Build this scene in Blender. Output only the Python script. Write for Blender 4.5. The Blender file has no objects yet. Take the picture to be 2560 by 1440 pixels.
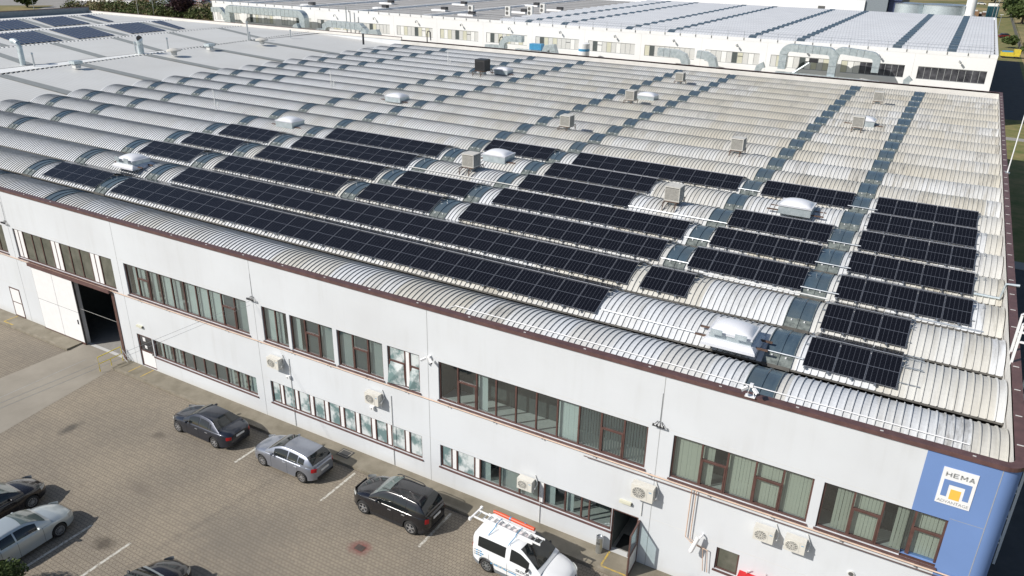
import bpy, math, random
import numpy as np
from mathutils import Vector, Matrix
random.seed(7)
S = bpy.context.scene
COL = S.collection
pi = math.pi
rad = math.radians
# ------------------------------------------------------------------ camera
CP = Vector((-3.7165, -24.788, 23.873)); YAW, PITCH, ROLL, FPX = -.51228, .41515, .01991, 1931.28
def cam_axes():
    cy, sy, cp, sp = math.cos(YAW), math.sin(YAW), math.cos(PITCH), math.sin(PITCH)
    f = Vector((sy*cp, cy*cp, -sp)); r = Vector((cy, -sy, 0)); u = r.cross(f)
    cr, sr = math.cos(ROLL), math.sin(ROLL)
    return cr*r+sr*u, -sr*r+cr*u, f
R_, U_, F_ = cam_axes()
cam = bpy.data.cameras.new('camera'); co = bpy.data.objects.new('camera', cam); COL.objects.link(co)
co.matrix_world = Matrix(((R_.x, U_.x, -F_.x, CP.x), (R_.y, U_.y, -F_.y, CP.y), (R_.z, U_.z, -F_.z, CP.z), (0, 0, 0, 1)))
cam.sensor_width = 36; cam.lens = 36*FPX/2560; cam.clip_start = .5; cam.clip_end = 5000
S.camera = co
S.render.resolution_x = 1024; S.render.resolution_y = 576
# ------------------------------------------------------------------ world, sun
TOSUN = Vector((-.78, -1.0, 1.0)).normalized()
elev = math.asin(TOSUN.z); az = math.atan2(TOSUN.x, TOSUN.y)
W = bpy.data.worlds.new('World'); S.world = W; W.use_nodes = True
nt = W.node_tree; bg = nt.nodes['Background']
sky = nt.nodes.new('ShaderNodeTexSky'); sky.sky_type = 'NISHITA'; sky.sun_disc = False
sky.sun_elevation = elev; sky.sun_rotation = az; sky.air_density = 1.0; sky.dust_density = 1.0; sky.ozone_density = 1.5
nt.links.new(sky.outputs[0], bg.inputs[0]); bg.inputs[1].default_value = .085
sl = bpy.data.lights.new('sun', 'SUN'); sl.energy = 4.4; sl.angle = rad(.5); sl.color = (1, .955, .89)
so = bpy.data.objects.new('sun', sl); COL.objects.link(so); so.rotation_euler = TOSUN.to_track_quat('Z', 'Y').to_euler()
S.view_settings.view_transform = 'Standard'; S.view_settings.look = 'None'; S.view_settings.exposure = .12; S.view_settings.gamma = 1
S.render.engine = 'CYCLES'
S.cycles.max_bounces = 6; S.cycles.transparent_max_bounces = 8

# ------------------------------------------------------------------ material helpers
M = {}
class NT:
    def __init__(s, name):
        s.m = bpy.data.materials.new(name); s.m.use_nodes = True; s.t = s.m.node_tree; s.n = s.t.nodes; s.l = s.t.links
        s.b = s.n['Principled BSDF']; M[name] = s.m
    def N(s, ty, **k):
        n = s.n.new(ty)
        for a, v in k.items():
            if a.startswith('i_'): n.inputs[int(a[2:]) if a[2:].isdigit() else a[2:]].default_value = v
            else: setattr(n, a, v)
        return n
    def L(s, a, b): s.l.new(a, b)
    def pos(s): return s.N('ShaderNodeNewGeometry').outputs['Position']
    def obj(s): return s.N('ShaderNodeTexCoord').outputs['Object']
    def mapv(s, v, sc=(1, 1, 1), rot=(0, 0, 0), loc=(0, 0, 0)):
        n = s.N('ShaderNodeMapping'); n.inputs['Scale'].default_value = sc; n.inputs['Rotation'].default_value = rot; n.inputs['Location'].default_value = loc
        s.L(v, n.inputs[0]); return n.outputs[0]
    def noise(s, v, sc, det=4, rough=.55):
        n = s.N('ShaderNodeTexNoise'); n.inputs['Scale'].default_value = sc; n.inputs['Detail'].default_value = det; n.inputs['Roughness'].default_value = rough
        s.L(v, n.inputs['Vector']); return n.outputs['Fac']
    def ramp(s, f, a, b, c0=(0, 0, 0, 1), c1=(1, 1, 1, 1)):
        n = s.N('ShaderNodeValToRGB'); e = n.color_ramp.elements; e[0].position = a; e[1].position = b; e[0].color = c0; e[1].color = c1
        s.L(f, n.inputs[0]); return n.outputs[0]
    def mix(s, f, a, b, mode='MIX'):
        n = s.N('ShaderNodeMix', data_type='RGBA', blend_type=mode)
        for i, v in ((0, f), (6, a), (7, b)):
            if isinstance(v, (int, float)): n.inputs[i].default_value = v
            elif isinstance(v, tuple): n.inputs[i].default_value = v if len(v) == 4 else v+(1,)
            else: s.L(v, n.inputs[i])
        return n.outputs[2]
    def math(s, op, a, b=0.0, c=0.0):
        n = s.N('ShaderNodeMath', operation=op)
        for i, v in enumerate((a, b, c)):
            if isinstance(v, (int, float)): n.inputs[i].default_value = v
            else: s.L(v, n.inputs[i])
        return n.outputs[0]
    def sep(s, v):
        n = s.N('ShaderNodeSeparateXYZ'); s.L(v, n.inputs[0]); return n.outputs
    def comb(s, x, y, z):
        n = s.N('ShaderNodeCombineXYZ')
        for i, v in enumerate((x, y, z)):
            if isinstance(v, (int, float)): n.inputs[i].default_value = v
            else: s.L(v, n.inputs[i])
        return n.outputs[0]
    def white(s, v):
        n = s.N('ShaderNodeTexWhiteNoise', noise_dimensions='3D'); s.L(v, n.inputs['Vector']); return n.outputs['Value']
    def col(s, c):
        if isinstance(c, tuple): s.b.inputs['Base Color'].default_value = c if len(c) == 4 else c+(1,)
        else: s.L(c, s.b.inputs['Base Color'])
    def set(s, rough=.5, metal=0., spec=.5, **k):
        s.b.inputs['Roughness'].default_value = rough; s.b.inputs['Metallic'].default_value = metal; s.b.inputs['Specular IOR Level'].default_value = spec
        for a, v in k.items(): s.b.inputs[a.replace('_', ' ')].default_value = v
    def bump(s, h, st=.3, d=.01):
        n = s.N('ShaderNodeBump'); n.inputs['Strength'].default_value = st; n.inputs['Distance'].default_value = d
        s.L(h, n.inputs['Height']); s.L(n.outputs[0], s.b.inputs['Normal'])
def simple(name, c, rough=.6, metal=0., var=.12, sc=3., spec=.5, **k):
    t = NT(name); p = t.pos(); f = t.noise(p, sc, 5)
    d = tuple(x*(1-var) for x in c[:3]); u = tuple(min(1, x*(1+var)) for x in c[:3])
    t.col(t.ramp(f, .3, .7, d+(1,), u+(1,))); t.set(rough, metal, spec, **k); return M[name]
def plain(name, c, rough=.5, metal=0., spec=.5, **k):
    t = NT(name); t.col(c); t.set(rough, metal, spec, **k); return M[name]

def roofmat():
    t = NT('roof_sheet'); p = t.pos(); x, y, z = t.sep(p)
    row = t.math('FLOOR', t.math('DIVIDE', t.math('SUBTRACT', y, .5369), 3.9037))
    # each roofing sheet is about a metre wide: neighbouring sheets have aged differently
    cell = t.math('FLOOR', t.math('DIVIDE', t.math('ADD', x, t.math('MULTIPLY', t.white(t.comb(row, 3, 1)), 1.)), 1.0))
    w1 = t.white(t.comb(cell, row, 0)); w2 = t.white(t.comb(t.math('FLOOR', t.math('DIVIDE', cell, 4)), row, 5))
    right = t.ramp(t.math('ADD', t.math('DIVIDE', x, 90), 1), .2, .75)
    col = t.mix(t.math('MULTIPLY', t.ramp(w2, .35, .8), t.math('ADD', .15, t.math('MULTIPLY', right, .85))), (.64, .66, .68), (.58, .57, .525))
    col = t.mix(t.math('MULTIPLY', t.ramp(w1, .55, 1.), t.math('ADD', .1, t.math('MULTIPLY', right, .5))), col, (.49, .46, .385))
    st = t.noise(t.mapv(p, (3.2, .35, .35)), 1.3, 6, .65)
    big = t.noise(p, .11, 3)
    dirt = t.math('MULTIPLY', t.ramp(st, .46, .66), t.ramp(big, .32, .62)); midband = t.math('MULTIPLY', t.ramp(t.math('DIVIDE', y, 90), .2, .5), right); dirt = t.math('MULTIPLY', dirt, t.math('ADD', .25, t.math('ADD', t.math('MULTIPLY', right, .35), t.math('MULTIPLY', midband, .6))))
    col = t.mix(t.math('MINIMUM', t.math('MULTIPLY', dirt, .8), .9), col, (.255, .235, .19))
    spots = t.ramp(t.noise(p, 9, 3), .66, .74); col = t.mix(t.math('MULTIPLY', spots, t.math('MULTIPLY', dirt, .5)), col, (.12, .11, .10))
    col = t.mix(t.math('MULTIPLY', midband, t.ramp(t.noise(p, .09, 3), .3, .6, (.25, .25, .25, 1), (.75, .75, .75, 1))), col, (.475, .445, .375))
    w3 = t.white(t.comb(cell, row, 9)); sheetdirt = t.math('MULTIPLY', t.ramp(w3, .72, .95), t.ramp(t.noise(t.mapv(p, (5, .8, .8)), 1.5, 4, .7), .42, .68))
    col = t.mix(t.math('MULTIPLY', t.math('MULTIPLY', sheetdirt, right), .7), col, (.20, .19, .17))
    t.col(col); t.set(.5, .0, .45); t.bump(t.noise(p, 14, 3), .08, .01)
def ribshade():
    t = NT('roof_rib_shade'); p = t.pos(); f = t.noise(p, 1.2, 4); t.col(t.ramp(f, .3, .75, (.30, .30, .30, 1), (.17, .165, .155, 1))); t.set(.5)  # shade on the rib flank facing away from the sun, put into its colour
roofmat(); ribshade()
simple('lip_shadow', (.13, .125, .115), .8, 0, .3, 2.)  # dark colour standing in for the shadow below each overhanging sheet edge
t = NT('skylight_sheet'); p = t.pos(); f = t.noise(t.mapv(p, (3, .6, .6)), 1.6, 6); t.col(t.mix(t.ramp(t.noise(p, .5, 3), .4, .7), t.ramp(f, .3, .75, (.048, .078, .108, 1), (.085, .122, .150, 1)), (.085, .11, .125))); t.set(.22, 0, .55)
t = NT('skylight_edge'); p = t.pos(); t.col(t.ramp(t.noise(p, 5, 4), .35, .65, (.10, .115, .11, 1), (.21, .235, .22, 1))); t.set(.35)
simple('trim_brown', (.115, .062, .058), .5, 0, .2, 3)
simple('frame_brown', (.10, .052, .044), .45, 0, .2, 4)
simple('gutter_dark', (.075, .068, .06), .8); simple('vent_white', (.60, .61, .64), .5, 0, .04)
t = NT('stucco'); p = t.pos(); a = t.noise(p, .22, 4); b = t.noise(p, 30, 3); st = t.noise(t.mapv(p, (2.2, 2.2, .18)), 1, 5)
c = t.mix(t.ramp(a, .35, .75), (.645, .67, .695), (.585, .603, .62)); c = t.mix(t.math('MULTIPLY', t.math('MULTIPLY', t.ramp(st, .5, .75), t.ramp(t.noise(p, .45, 3), .4, .65)), .26), c, (.44, .44, .42))
zz = t.sep(p)[2]; low = t.math('MULTIPLY', t.ramp(t.math('ADD', zz, t.math('MULTIPLY', a, .8)), .45, .95, (1, 1, 1, 1), (0, 0, 0, 1)), .35); c = t.mix(low, c, (.47, .43, .36))
t.col(c); t.set(.85); t.bump(b, .12, .01)
simple('stucco_blue', (.15, .25, .50), .8, 0, .05, .5)
simple('joint_grey', (.33, .34, .34), .8)
simple('pipe_copper', (.62, .45, .34), .5)
simple('white_paint', (.80, .80, .80), .45, 0, .03)
simple('cream_panel', (.60, .59, .47), .5, 0, .08, 1)
simple('grey_white', (.62, .62, .60), .5, 0, .05)
simple('steel', (.55, .58, .60), .35, .85, .12, 5)
t = NT('galvanised'); p = t.pos(); f = t.noise(p, 2.5, 4); t.col(t.ramp(f, .3, .7, (.42, .49, .51, 1), (.62, .68, .70, 1))); t.set(.42, .45)
t = NT('dome_plastic'); t.col((.72, .73, .76)); t.set(.18, 0, .5)
simple('ac_case', (.66, .64, .58), .5, 0, .06)
simple('cooler_case', (.56, .545, .50), .55, 0, .12, 6)
simple('grille_dark', (.10, .10, .095), .6)
simple('rust', (.11, .068, .05), .8, 0, .35, 8)
simple('dark_metal', (.045, .045, .05), .45, .3)
simple('black_rubber', (.02, .02, .02), .8)
simple('cast_iron', (.055, .055, .055), .7)
simple('yellow_paint', (.66, .52, .05), .5)
simple('red_paint', (.60, .015, .02), .4)
simple('orange_plastic', (.62, .085, .03), .4)
simple('blue_paint', (.06, .28, .50), .45)
simple('teal_paint', (.10, .30, .33), .6)
simple('wood', (.24, .145, .08), .75, 0, .25, 6)
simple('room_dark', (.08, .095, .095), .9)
simple('room_floor', (.30, .29, .27), .8)
t = NT('blind'); t.col((.80, .84, .82)); t.set(.7)
t = NT('blind_cream'); t.col((.70, .68, .58)); t.set(.7)
def glassmat(name, tint=(.68, .76, .75), base=.19):
    t = NT(name); t.n.remove(t.b); o = t.n['Material Output']
    tr = t.N('ShaderNodeBsdfTransparent'); tr.inputs[0].default_value = tint+(1,)
    gl = t.N('ShaderNodeBsdfGlossy'); gl.inputs['Roughness'].default_value = .03; gl.inputs[0].default_value = (.9, .95, .97, 1)
    fr = t.N('ShaderNodeLayerWeight'); fr.inputs[0].default_value = .5
    f = t.math('ADD', t.math('MULTIPLY', t.math('POWER', fr.outputs['Facing'], 3.), .9), base); mx = t.N('ShaderNodeMixShader')
    t.L(t.math('MINIMUM', f, 1), mx.inputs[0]); t.L(tr.outputs[0], mx.inputs[1]); t.L(gl.outputs[0], mx.inputs[2]); t.L(mx.outputs[0], o.inputs[0])
glassmat('glass'); glassmat('glass_clear', (.8, .88, .88), .05)
t = NT('glass_frosted'); p = t.pos(); t.col(t.ramp(t.noise(p, 1.6, 4, .6), .42, .58, (.16, .24, .24, 1), (.62, .66, .66, 1))); t.set(.3)
t = NT('glass_dirty'); p = t.pos(); t.col(t.ramp(t.noise(p, 1.2, 4, .6), .35, .7, (.085, .09, .07, 1), (.16, .16, .13, 1))); t.set(.25, 0, .6)
t = NT('glass_dark'); p = t.pos(); t.col(t.ramp(t.noise(p, .9, 3), .35, .65, (.03, .03, .035, 1), (.10, .10, .11, 1))); t.set(.12, 0, .6)
# solar cell glass: 6 x 18 half cells, drawn in the module's own coordinates
def solarmat(name, base, lines, n1=6, n2=20, w=1.134, l=1.722):
    t = NT(name); o = t.obj(); x, y, z = t.sep(o)
    def ln(v, size, n, wd):
        fr = t.math('FRACT', t.math('MULTIPLY', t.math('DIVIDE', v, size), n)); d = t.math('ABSOLUTE', t.math('SUBTRACT', fr, .5)); return t.math('GREATER_THAN', d, .5-wd)
    a = ln(x, w-.03, n1, .02); b = t.math('MULTIPLY', ln(y, l-.05, n2, .025), .3); c = t.math('LESS_THAN', t.math('ABSOLUTE', t.math('SUBTRACT', y, (l-.03)/2)), .013)
    f = t.math('MAXIMUM', t.math('MAXIMUM', a, b), c)
    cl = t.mix(t.math('MULTIPLY', f, .7), base, lines)
    t.col(cl); t.set(.12, 0, .17)
solarmat('solar_cells', (.006, .0065, .010), (.15, .165, .20))
plain('solar_frame', (.24, .25, .28), .4, .5)
plain('solar_blue', (.022, .034, .085), .35, 0, .15)
# ground
t = NT('pavers'); p = t.pos(); x, y, z = t.sep(p)
zig = t.math('MULTIPLY', t.math('ABSOLUTE', t.math('SUBTRACT', t.math('FRACT', t.math('DIVIDE', x, .2)), .5)), .085)
bv = t.comb(x, t.math('ADD', y, zig), 0)
br = t.N('ShaderNodeTexBrick'); br.offset = .5; br.inputs['Scale'].default_value = 1; br.inputs['Brick Width'].default_value = .2; br.inputs['Row Height'].default_value = .165
br.inputs['Mortar Size'].default_value = .011; br.inputs['Mortar Smooth'].default_value = .3; br.inputs['Bias'].default_value = 0
br.inputs['Color1'].default_value = (.262, .232, .19, 1); br.inputs['Color2'].default_value = (.305, .27, .218, 1); br.inputs['Mortar'].default_value = (.13, .108, .08, 1)
t.L(bv, br.inputs['Vector']); c = br.outputs['Color']
big = t.ramp(t.noise(p, .16, 5), .35, .7, (.76, .75, .74, 1), (1.08, 1.04, .97, 1)); c = t.mix(1, c, big, 'MULTIPLY')
mid = t.ramp(t.noise(p, 1.1, 6, .7), .62, .78); c = t.mix(t.math('MULTIPLY', mid, .35), c, (.10, .085, .065))
# oily marks and tyre smudges that belong to the paving
def blot(cx, cy, r, ax, col, k, c):
    dx = t.math('MULTIPLY', t.math('SUBTRACT', x, cx), 1/ax); dy = t.math('SUBTRACT', y, cy)
    d = t.math('SQRT', t.math('ADD', t.math('MULTIPLY', dx, dx), t.math('MULTIPLY', dy, dy)))
    d = t.math('ADD', d, t.math('MULTIPLY', t.math('SUBTRACT', t.noise(p, 2.3, 5, .7), .5), r*1.3))
    return t.mix(t.math('MULTIPLY', t.ramp(t.math('DIVIDE', d, r), .35, 1., (1, 1, 1, 1), (0, 0, 0, 1)), k), c, col)
c = blot(-41.0, -6.2, .8, .55, (.05, .047, .042), .7, c)
c = blot(-31.6, -10.7, .45, 1.6, (.05, .04, .03), .7, c)
c = blot(-36.5, -4.2, .35, 1.5, (.09, .075, .06), .6, c); c = blot(-24.5, -9.5, .9, 1.8, (.12, .10, .08), .4, c); c = blot(-33.5, -7.5, .5, 2.2, (.13, .11, .09), .4, c)
c = blot(-27.0, -7.5, 2.5, 1.5, (.13, .12, .105), .35, c)
c = blot(-21.98, -5.26, .5, 1.25, (.20, .05, .05), .75, c)
t.col(c); t.set(.85); t.bump(br.outputs['Fac'], .25, .006)
def concrete(name, a, b, sc=.8):
    t = NT(name); p = t.pos(); f = t.noise(p, sc, 6, .65); g = t.noise(p, 18, 3)
    c = t.mix(t.ramp(f, .3, .72), a, b); c = t.mix(t.math('MULTIPLY', t.ramp(g, .62, .75), .25), c, (.09, .08, .06)); t.col(c); t.set(.9); t.bump(g, .15, .01)
concrete('sidewalk_concrete', (.165, .145, .105), (.285, .255, .20)); concrete('apron_concrete', (.25, .225, .185), (.335, .305, .255), .35)
concrete('kerb_concrete', (.17, .15, .11), (.30, .265, .21), 2.)
concrete('asphalt', (.045, .045, .047), (.075, .075, .075)); concrete('road_grey', (.25, .24, .22), (.33, .315, .29), .1)
concrete('yard_tint', (.27, .19, .15), (.36, .26, .21), .08)
t = NT('line_white'); p = t.pos(); t.col(t.mix(t.ramp(t.noise(p, 7, 5, .7), .45, .6), (.58, .56, .50), (.28, .25, .20))); t.set(.8)
t = NT('line_yellow'); p = t.pos(); t.col(t.mix(t.ramp(t.noise(p, 8, 5, .7), .45, .62), (.55, .38, .07), (.27, .23, .14))); t.set(.8)
t = NT('field_grass'); p = t.pos(); f = t.noise(p, .035, 6, .6); g = t.noise(p, .6, 6, .7)
c = t.mix(t.ramp(f, .38, .62), (.13, .135, .045), (.33, .25, .115)); c = t.mix(t.math('MULTIPLY', t.ramp(g, .45, .7), .45), c, (.14, .12, .05)); t.col(c); t.set(.95)
t = NT('lawn'); p = t.pos(); c = t.mix(t.ramp(t.noise(p, .35, 6, .7), .35, .65), (.10, .13, .03), (.25, .20, .08)); t.col(c); t.set(.95)
def leafmat(name, a, b):
    t = NT(name); p = t.pos(); f = t.noise(p, .55, 4, .6); t.col(t.ramp(f, .3, .7, a+(1,), b+(1,))); t.set(.75, 0, .3)
leafmat('leaf', (.03, .052, .014), (.095, .13, .038)); leafmat('leaf_dry', (.11, .095, .05), (.22, .175, .09)); leafmat('leaf_mid', (.05, .07, .022), (.13, .145, .05)); leafmat('leaf_purple', (.035, .02, .025), (.07, .035, .04))
simple('bark', (.09, .07, .05), .9)
simple('flat_sheet', (.64, .64, .615), .5, 0, .05, .4); simple('flat_white', (.80, .80, .78), .5, 0, .03, .4); simple('flat_skylight', (.26, .27, .26), .5)
simple('far_roof_grey', (.43, .415, .395), .6, 0, .05, .2)
simple('far_vault', (.56, .58, .60), .42, 0, .08, .5)
simple('parapet_inner', (.66, .64, .60), .8, 0, .07, .8)
simple('shed_dark_blue', (.035, .05, .11), .5); simple('shed_grey', (.20, .23, .25), .6)

# ------------------------------------------------------------------ mesh builder
class MB:
    def __init__(s): s.v = []; s.f = []; s.mi = []; s.mats = []
    def mat(s, m):
        m = M[m] if isinstance(m, str) else m
        if m not in s.mats: s.mats.append(m)
        return s.mats.index(m)
    def face(s, pts, m):
        k = len(s.v); s.v += [tuple(p) for p in pts]; s.f.append(tuple(range(k, k+len(pts)))); s.mi.append(s.mat(m))
    def box(s, a, b, m, M4=None):
        x0, y0, z0 = a; x1, y1, z1 = b; k = len(s.v)
        vs = [(x0, y0, z0), (x1, y0, z0), (x1, y1, z0), (x0, y1, z0), (x0, y0, z1), (x1, y0, z1), (x1, y1, z1), (x0, y1, z1)]
        if M4 is not None: vs = [tuple(M4 @ Vector(v)) for v in vs]
        s.v += vs; mi = s.mat(m)
        for f in ((0, 3, 2, 1), (4, 5, 6, 7), (0, 1, 5, 4), (1, 2, 6, 5), (2, 3, 7, 6), (3, 0, 4, 7)):
            s.f.append(tuple(k+i for i in f)); s.mi.append(mi)
    def grid(s, P, m, wrap=False, mfun=None):
        # P: rows x cols of points
        nr, nc = len(P), len(P[0]); k = len(s.v); s.v += [tuple(p) for r in P for p in r]; mi = s.mat(m)
        for i in range(nr-1):
            for j in range(nc if wrap else nc-1):
                j2 = (j+1) % nc
                s.f.append((k+i*nc+j, k+i*nc+j2, k+(i+1)*nc+j2, k+(i+1)*nc+j)); s.mi.append(s.mat(mfun(i, j)) if mfun else mi)
    def bar(s, a, b, w, m, h=None, up=(0, 0, 1)):
        a, b = Vector(a), Vector(b); h = h or w; d = (b-a); L = d.length
        if L < 1e-6: return
        d.normalize(); up = Vector(up)
        if abs(d.dot(up)) > .98: up = Vector((0, 1, 0))
        r = d.cross(up).normalized(); u = r.cross(d)
        M4 = Matrix(((r.x, d.x, u.x, a.x), (r.y, d.y, u.y, a.y), (r.z, d.z, u.z, a.z), (0, 0, 0, 1)))
        s.box((-w/2, 0, -h/2), (w/2, L, h/2), m, M4)
    def tube(s, pts, r, m, n=8, caps=True):
        pts = [Vector(p) for p in pts]; rs = r if isinstance(r, (list, tuple)) else [r]*len(pts); rings = []
        for i, p in enumerate(pts):
            d = (pts[min(i+1, len(pts)-1)]-pts[max(i-1, 0)]).normalized()
            up = Vector((0, 0, 1)) if abs(d.z) < .95 else Vector((0, 1, 0))
            a = d.cross(up).normalized(); b = a.cross(d)
            rings.append([p+rs[i]*(math.cos(2*pi*j/n)*a+math.sin(2*pi*j/n)*b) for j in range(n)])
        s.grid(rings, m, wrap=True)
        if caps: s.face(rings[0], m); s.face(rings[-1][::-1], m)
    def lathe(s, prof, m, c=(0, 0, 0), axis='z', n=16, mfun=None):
        rings = []
        for r, h in prof:
            ring = []
            for j in range(n):
                a = 2*pi*j/n; p = (r*math.cos(a), r*math.sin(a), h)
                if axis == 'y': p = (p[0], p[2], p[1])
                elif axis == 'x': p = (p[2], p[0], p[1])
                ring.append((p[0]+c[0], p[1]+c[1], p[2]+c[2]))
            rings.append(ring)
        s.grid(rings, m, wrap=True, mfun=mfun)
    def build(s, name, parent=None, smooth=None, loc=None):
        me = bpy.data.meshes.new(name); me.from_pydata(s.v, [], s.f)
        for m in s.mats: me.materials.append(m)
        me.polygons.foreach_set('material_index', s.mi)
        if smooth:
            me.polygons.foreach_set('use_smooth', [True]*len(me.polygons))
            import bmesh
            bm = bmesh.new(); bm.from_mesh(me); bmesh.ops.remove_doubles(bm, verts=bm.verts, dist=1e-4); bmesh.ops.recalc_face_normals(bm, faces=bm.faces); bm.to_mesh(me); bm.free()
            me.set_sharp_from_angle(angle=rad(smooth))
        me.update()
        o = bpy.data.objects.new(name, me); COL.objects.link(o)
        if parent: o.parent = parent
        if loc: o.location = loc
        return o
def empty(name, loc=(0, 0, 0), rz=0.):
    o = bpy.data.objects.new(name, None); COL.objects.link(o); o.location = loc; o.rotation_euler = (0, 0, rz); o.empty_display_size = .1; return o
def tag(o, label, cat, group=None, kind=None):
    if label: o['label'] = label
    if cat: o['category'] = cat
    if group: o['group'] = group
    if kind: o['kind'] = kind
    return o
def struct(mb, name, **k):
    o = mb.build(name, **k); o['kind'] = 'structure'; return o
def kids(o): return [c for c in ALLK.get(o.name, [])]
def copy_tree(o, parent=None, children=None):
    c = o.copy(); COL.objects.link(c)
    if parent: c.parent = parent
    for ch in list(o.children): copy_tree(ch, c)
    return c
def text_mesh(name, s, size, m, parent, loc, rot, ext=.004, align='CENTER', wscale=1., bold=0.):
    cu = bpy.data.curves.new(name, 'FONT'); cu.body = s; cu.size = size; cu.extrude = ext; cu.align_x = align; cu.align_y = 'CENTER'; cu.offset = bold
    o = bpy.data.objects.new(name, cu); COL.objects.link(o); dg = bpy.context.evaluated_depsgraph_get()
    me = bpy.data.meshes.new_from_object(o.evaluated_get(dg)); bpy.data.objects.remove(o)
    me.materials.clear(); me.materials.append(M[m]); o = bpy.data.objects.new(name, me); COL.objects.link(o)
    o.location = loc; o.rotation_euler = rot; o.scale = (wscale, 1, 1)
    if parent: o.parent = parent
    return o
def ord_(n): return ['first', 'second', 'third', 'fourth', 'fifth', 'sixth', 'seventh', 'eighth', 'ninth', 'tenth', 'eleventh', 'twelfth', 'thirteenth', 'fourteenth', 'fifteenth', 'sixteenth', 'seventeenth', 'eighteenth', 'nineteenth', 'twentieth', 'twenty-first', 'twenty-second', 'twenty-third', 'twenty-fourth', 'twenty-fifth', 'twenty-sixth', 'twenty-seventh', 'twenty-eighth', 'twenty-ninth', 'thirtieth'][n-1]

# ------------------------------------------------------------------ the setting
D = 10.966; H = 9.334; Y0 = .5369; P = 3.9037; Z0 = 8.24; HV = .77; XL = -86.3; NR = 21; YB = Y0+NR*P
BX0, BX1 = -86.4, .0
g = MB()
g.face([(-1500, -300, -.02), (900, -300, -.02), (900, 2500, -.02), (-1500, 2500, -.02)], 'field_grass'); struct(g, 'ground')
g = MB(); g.face([(-95, -60, 0), (12, -60, 0), (12, -1.16, 0), (-95, -1.16, 0)], 'pavers'); struct(g, 'parking_pavement')
g = MB()
g.face([(-49.2, -1.15, .006), (-49.9, -25, .006), (-41.0, -25, .006), (-44.75, -1.15, .006)], 'apron_concrete')
g.box((-47.2, -25, .007), (-47.17, -1.2, .0085), 'joint_grey')
struct(g, 'concrete_ramp')
g = MB()
for a, b in ((-95, -49.2), (-44.75, 12)):
    g.box((a, -1.02, -.3), (b, .02, .15), 'sidewalk_concrete'); g.box((a, -1.16, -.3), (b, -1.02, .152), 'kerb_concrete')
g.face([(-49.2, -1.16, .012), (-44.75, -1.16, .012), (-44.75, .01, .06), (-49.2, .01, .06)], 'apron_concrete')
struct(g, 'sidewalk')
g = MB(); g.face([(.5, -60, .008), (9, -60, .008), (9, 50, .008), (.5, 50, .008)], 'asphalt'); struct(g, 'side_yard')
g = MB(); g.face([(.5, 50, .002), (8.2, 50, .002), (8.2, 420, .002), (.5, 420, .002)], 'lawn'); struct(g, 'lawn')
g = MB(); g.face([(-1, 122, .006), (7.5, 124, .006), (7.5, 212, .006), (-1, 212, .006)], 'asphalt'); struct(g, 'hall_shadow_patch')  # dark sheet that deepens the rear hall's cast shadow on the ground
g = MB(); g.box((.5, 105.5, 0), (9, 107.5, .06), 'road_grey'); g.box((.5, 48.3, 0), (9, 50.2, .06), 'road_grey'); struct(g, 'footpath')
g = MB(); g.face([(-1.5, 206, .01), (-1.5, 400, .01), (-175, 366, .01), (-150, 206, .01)], 'road_grey'); struct(g, 'factory_yard')
# painted parking lines
def line(name, label, pts, w, m='line_white'):
    g = MB()
    for a, b in zip(pts[:-1], pts[1:]):
        a, b = Vector(a), Vector(b); d = (b-a).normalized(); n = Vector((-d.y, d.x, 0))*w/2
        z = Vector((0, 0, 0)); e = d*0
        g.face([a-n+z, b-n+z, b+n+z, a+n+z], m)
    o = g.build(name); o['kind'] = 'structure'; return o
for x, ya, yb in ((-31.26, -3.8, -1.3), (-25.57, -3.8, -1.35), (-19.85, -3.9, -1.35), (-30.65, -14.5, -10.1), (-33.1, -14.5, -10.25), (-36.0, -14.5, -10.2)):
    line('parking_line', '', [(x, ya, .005), (x, yb, .005)], .13)
line('threshold_marking', '', [(-42.3, -.98, .156), (-42.3, -.02, .156)], .07, 'line_yellow'); line('threshold_marking', '', [(-43.4, -.98, .156), (-43.4, -.1, .156)], .07, 'line_yellow')
line('threshold_marking', '', [(-12.55, -.05, .156), (-12.55, -1.0, .156), (-10.9, -1.0, .157)], .08, 'line_yellow')
line('threshold_marking', '', [(-56.4, -.05, .156), (-56.4, -1.0, .156), (-55.3, -1.0, .157)], .08, 'line_yellow')

# ------------------------------------------------------------------ the factory
B = empty('factory_building', (0, 0, 0)); tag(B, 'long white factory with barrel-vaulted ribbed roof and brown window bands along the car park', 'factory')
UZ0, UZ1 = 4.9, 6.88
upper = [(-57.4, -55.55), (-54.4, -44.45), (-43.35, -33.45), (-32.37, -30.63), (-30.42, -27.6), (-27.34, -24.54), (-24.26, -22.42), (-21.37, -11.43), (-10.4, -5.22), (-4.89, -1.0)]
holes = [(a, b, UZ0, UZ1) for a, b in upper]
holes += [(-65.4, -58.4, UZ0, UZ1)]
low2 = [(-32.35, -31.75), (-31.4, -30.55), (-30.2, -29.35), (-29.0, -28.2), (-27.9, -27.05), (-26.75, -25.95), (-25.65, -24.9), (-24.6, -23.95)]
low2 = []
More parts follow.
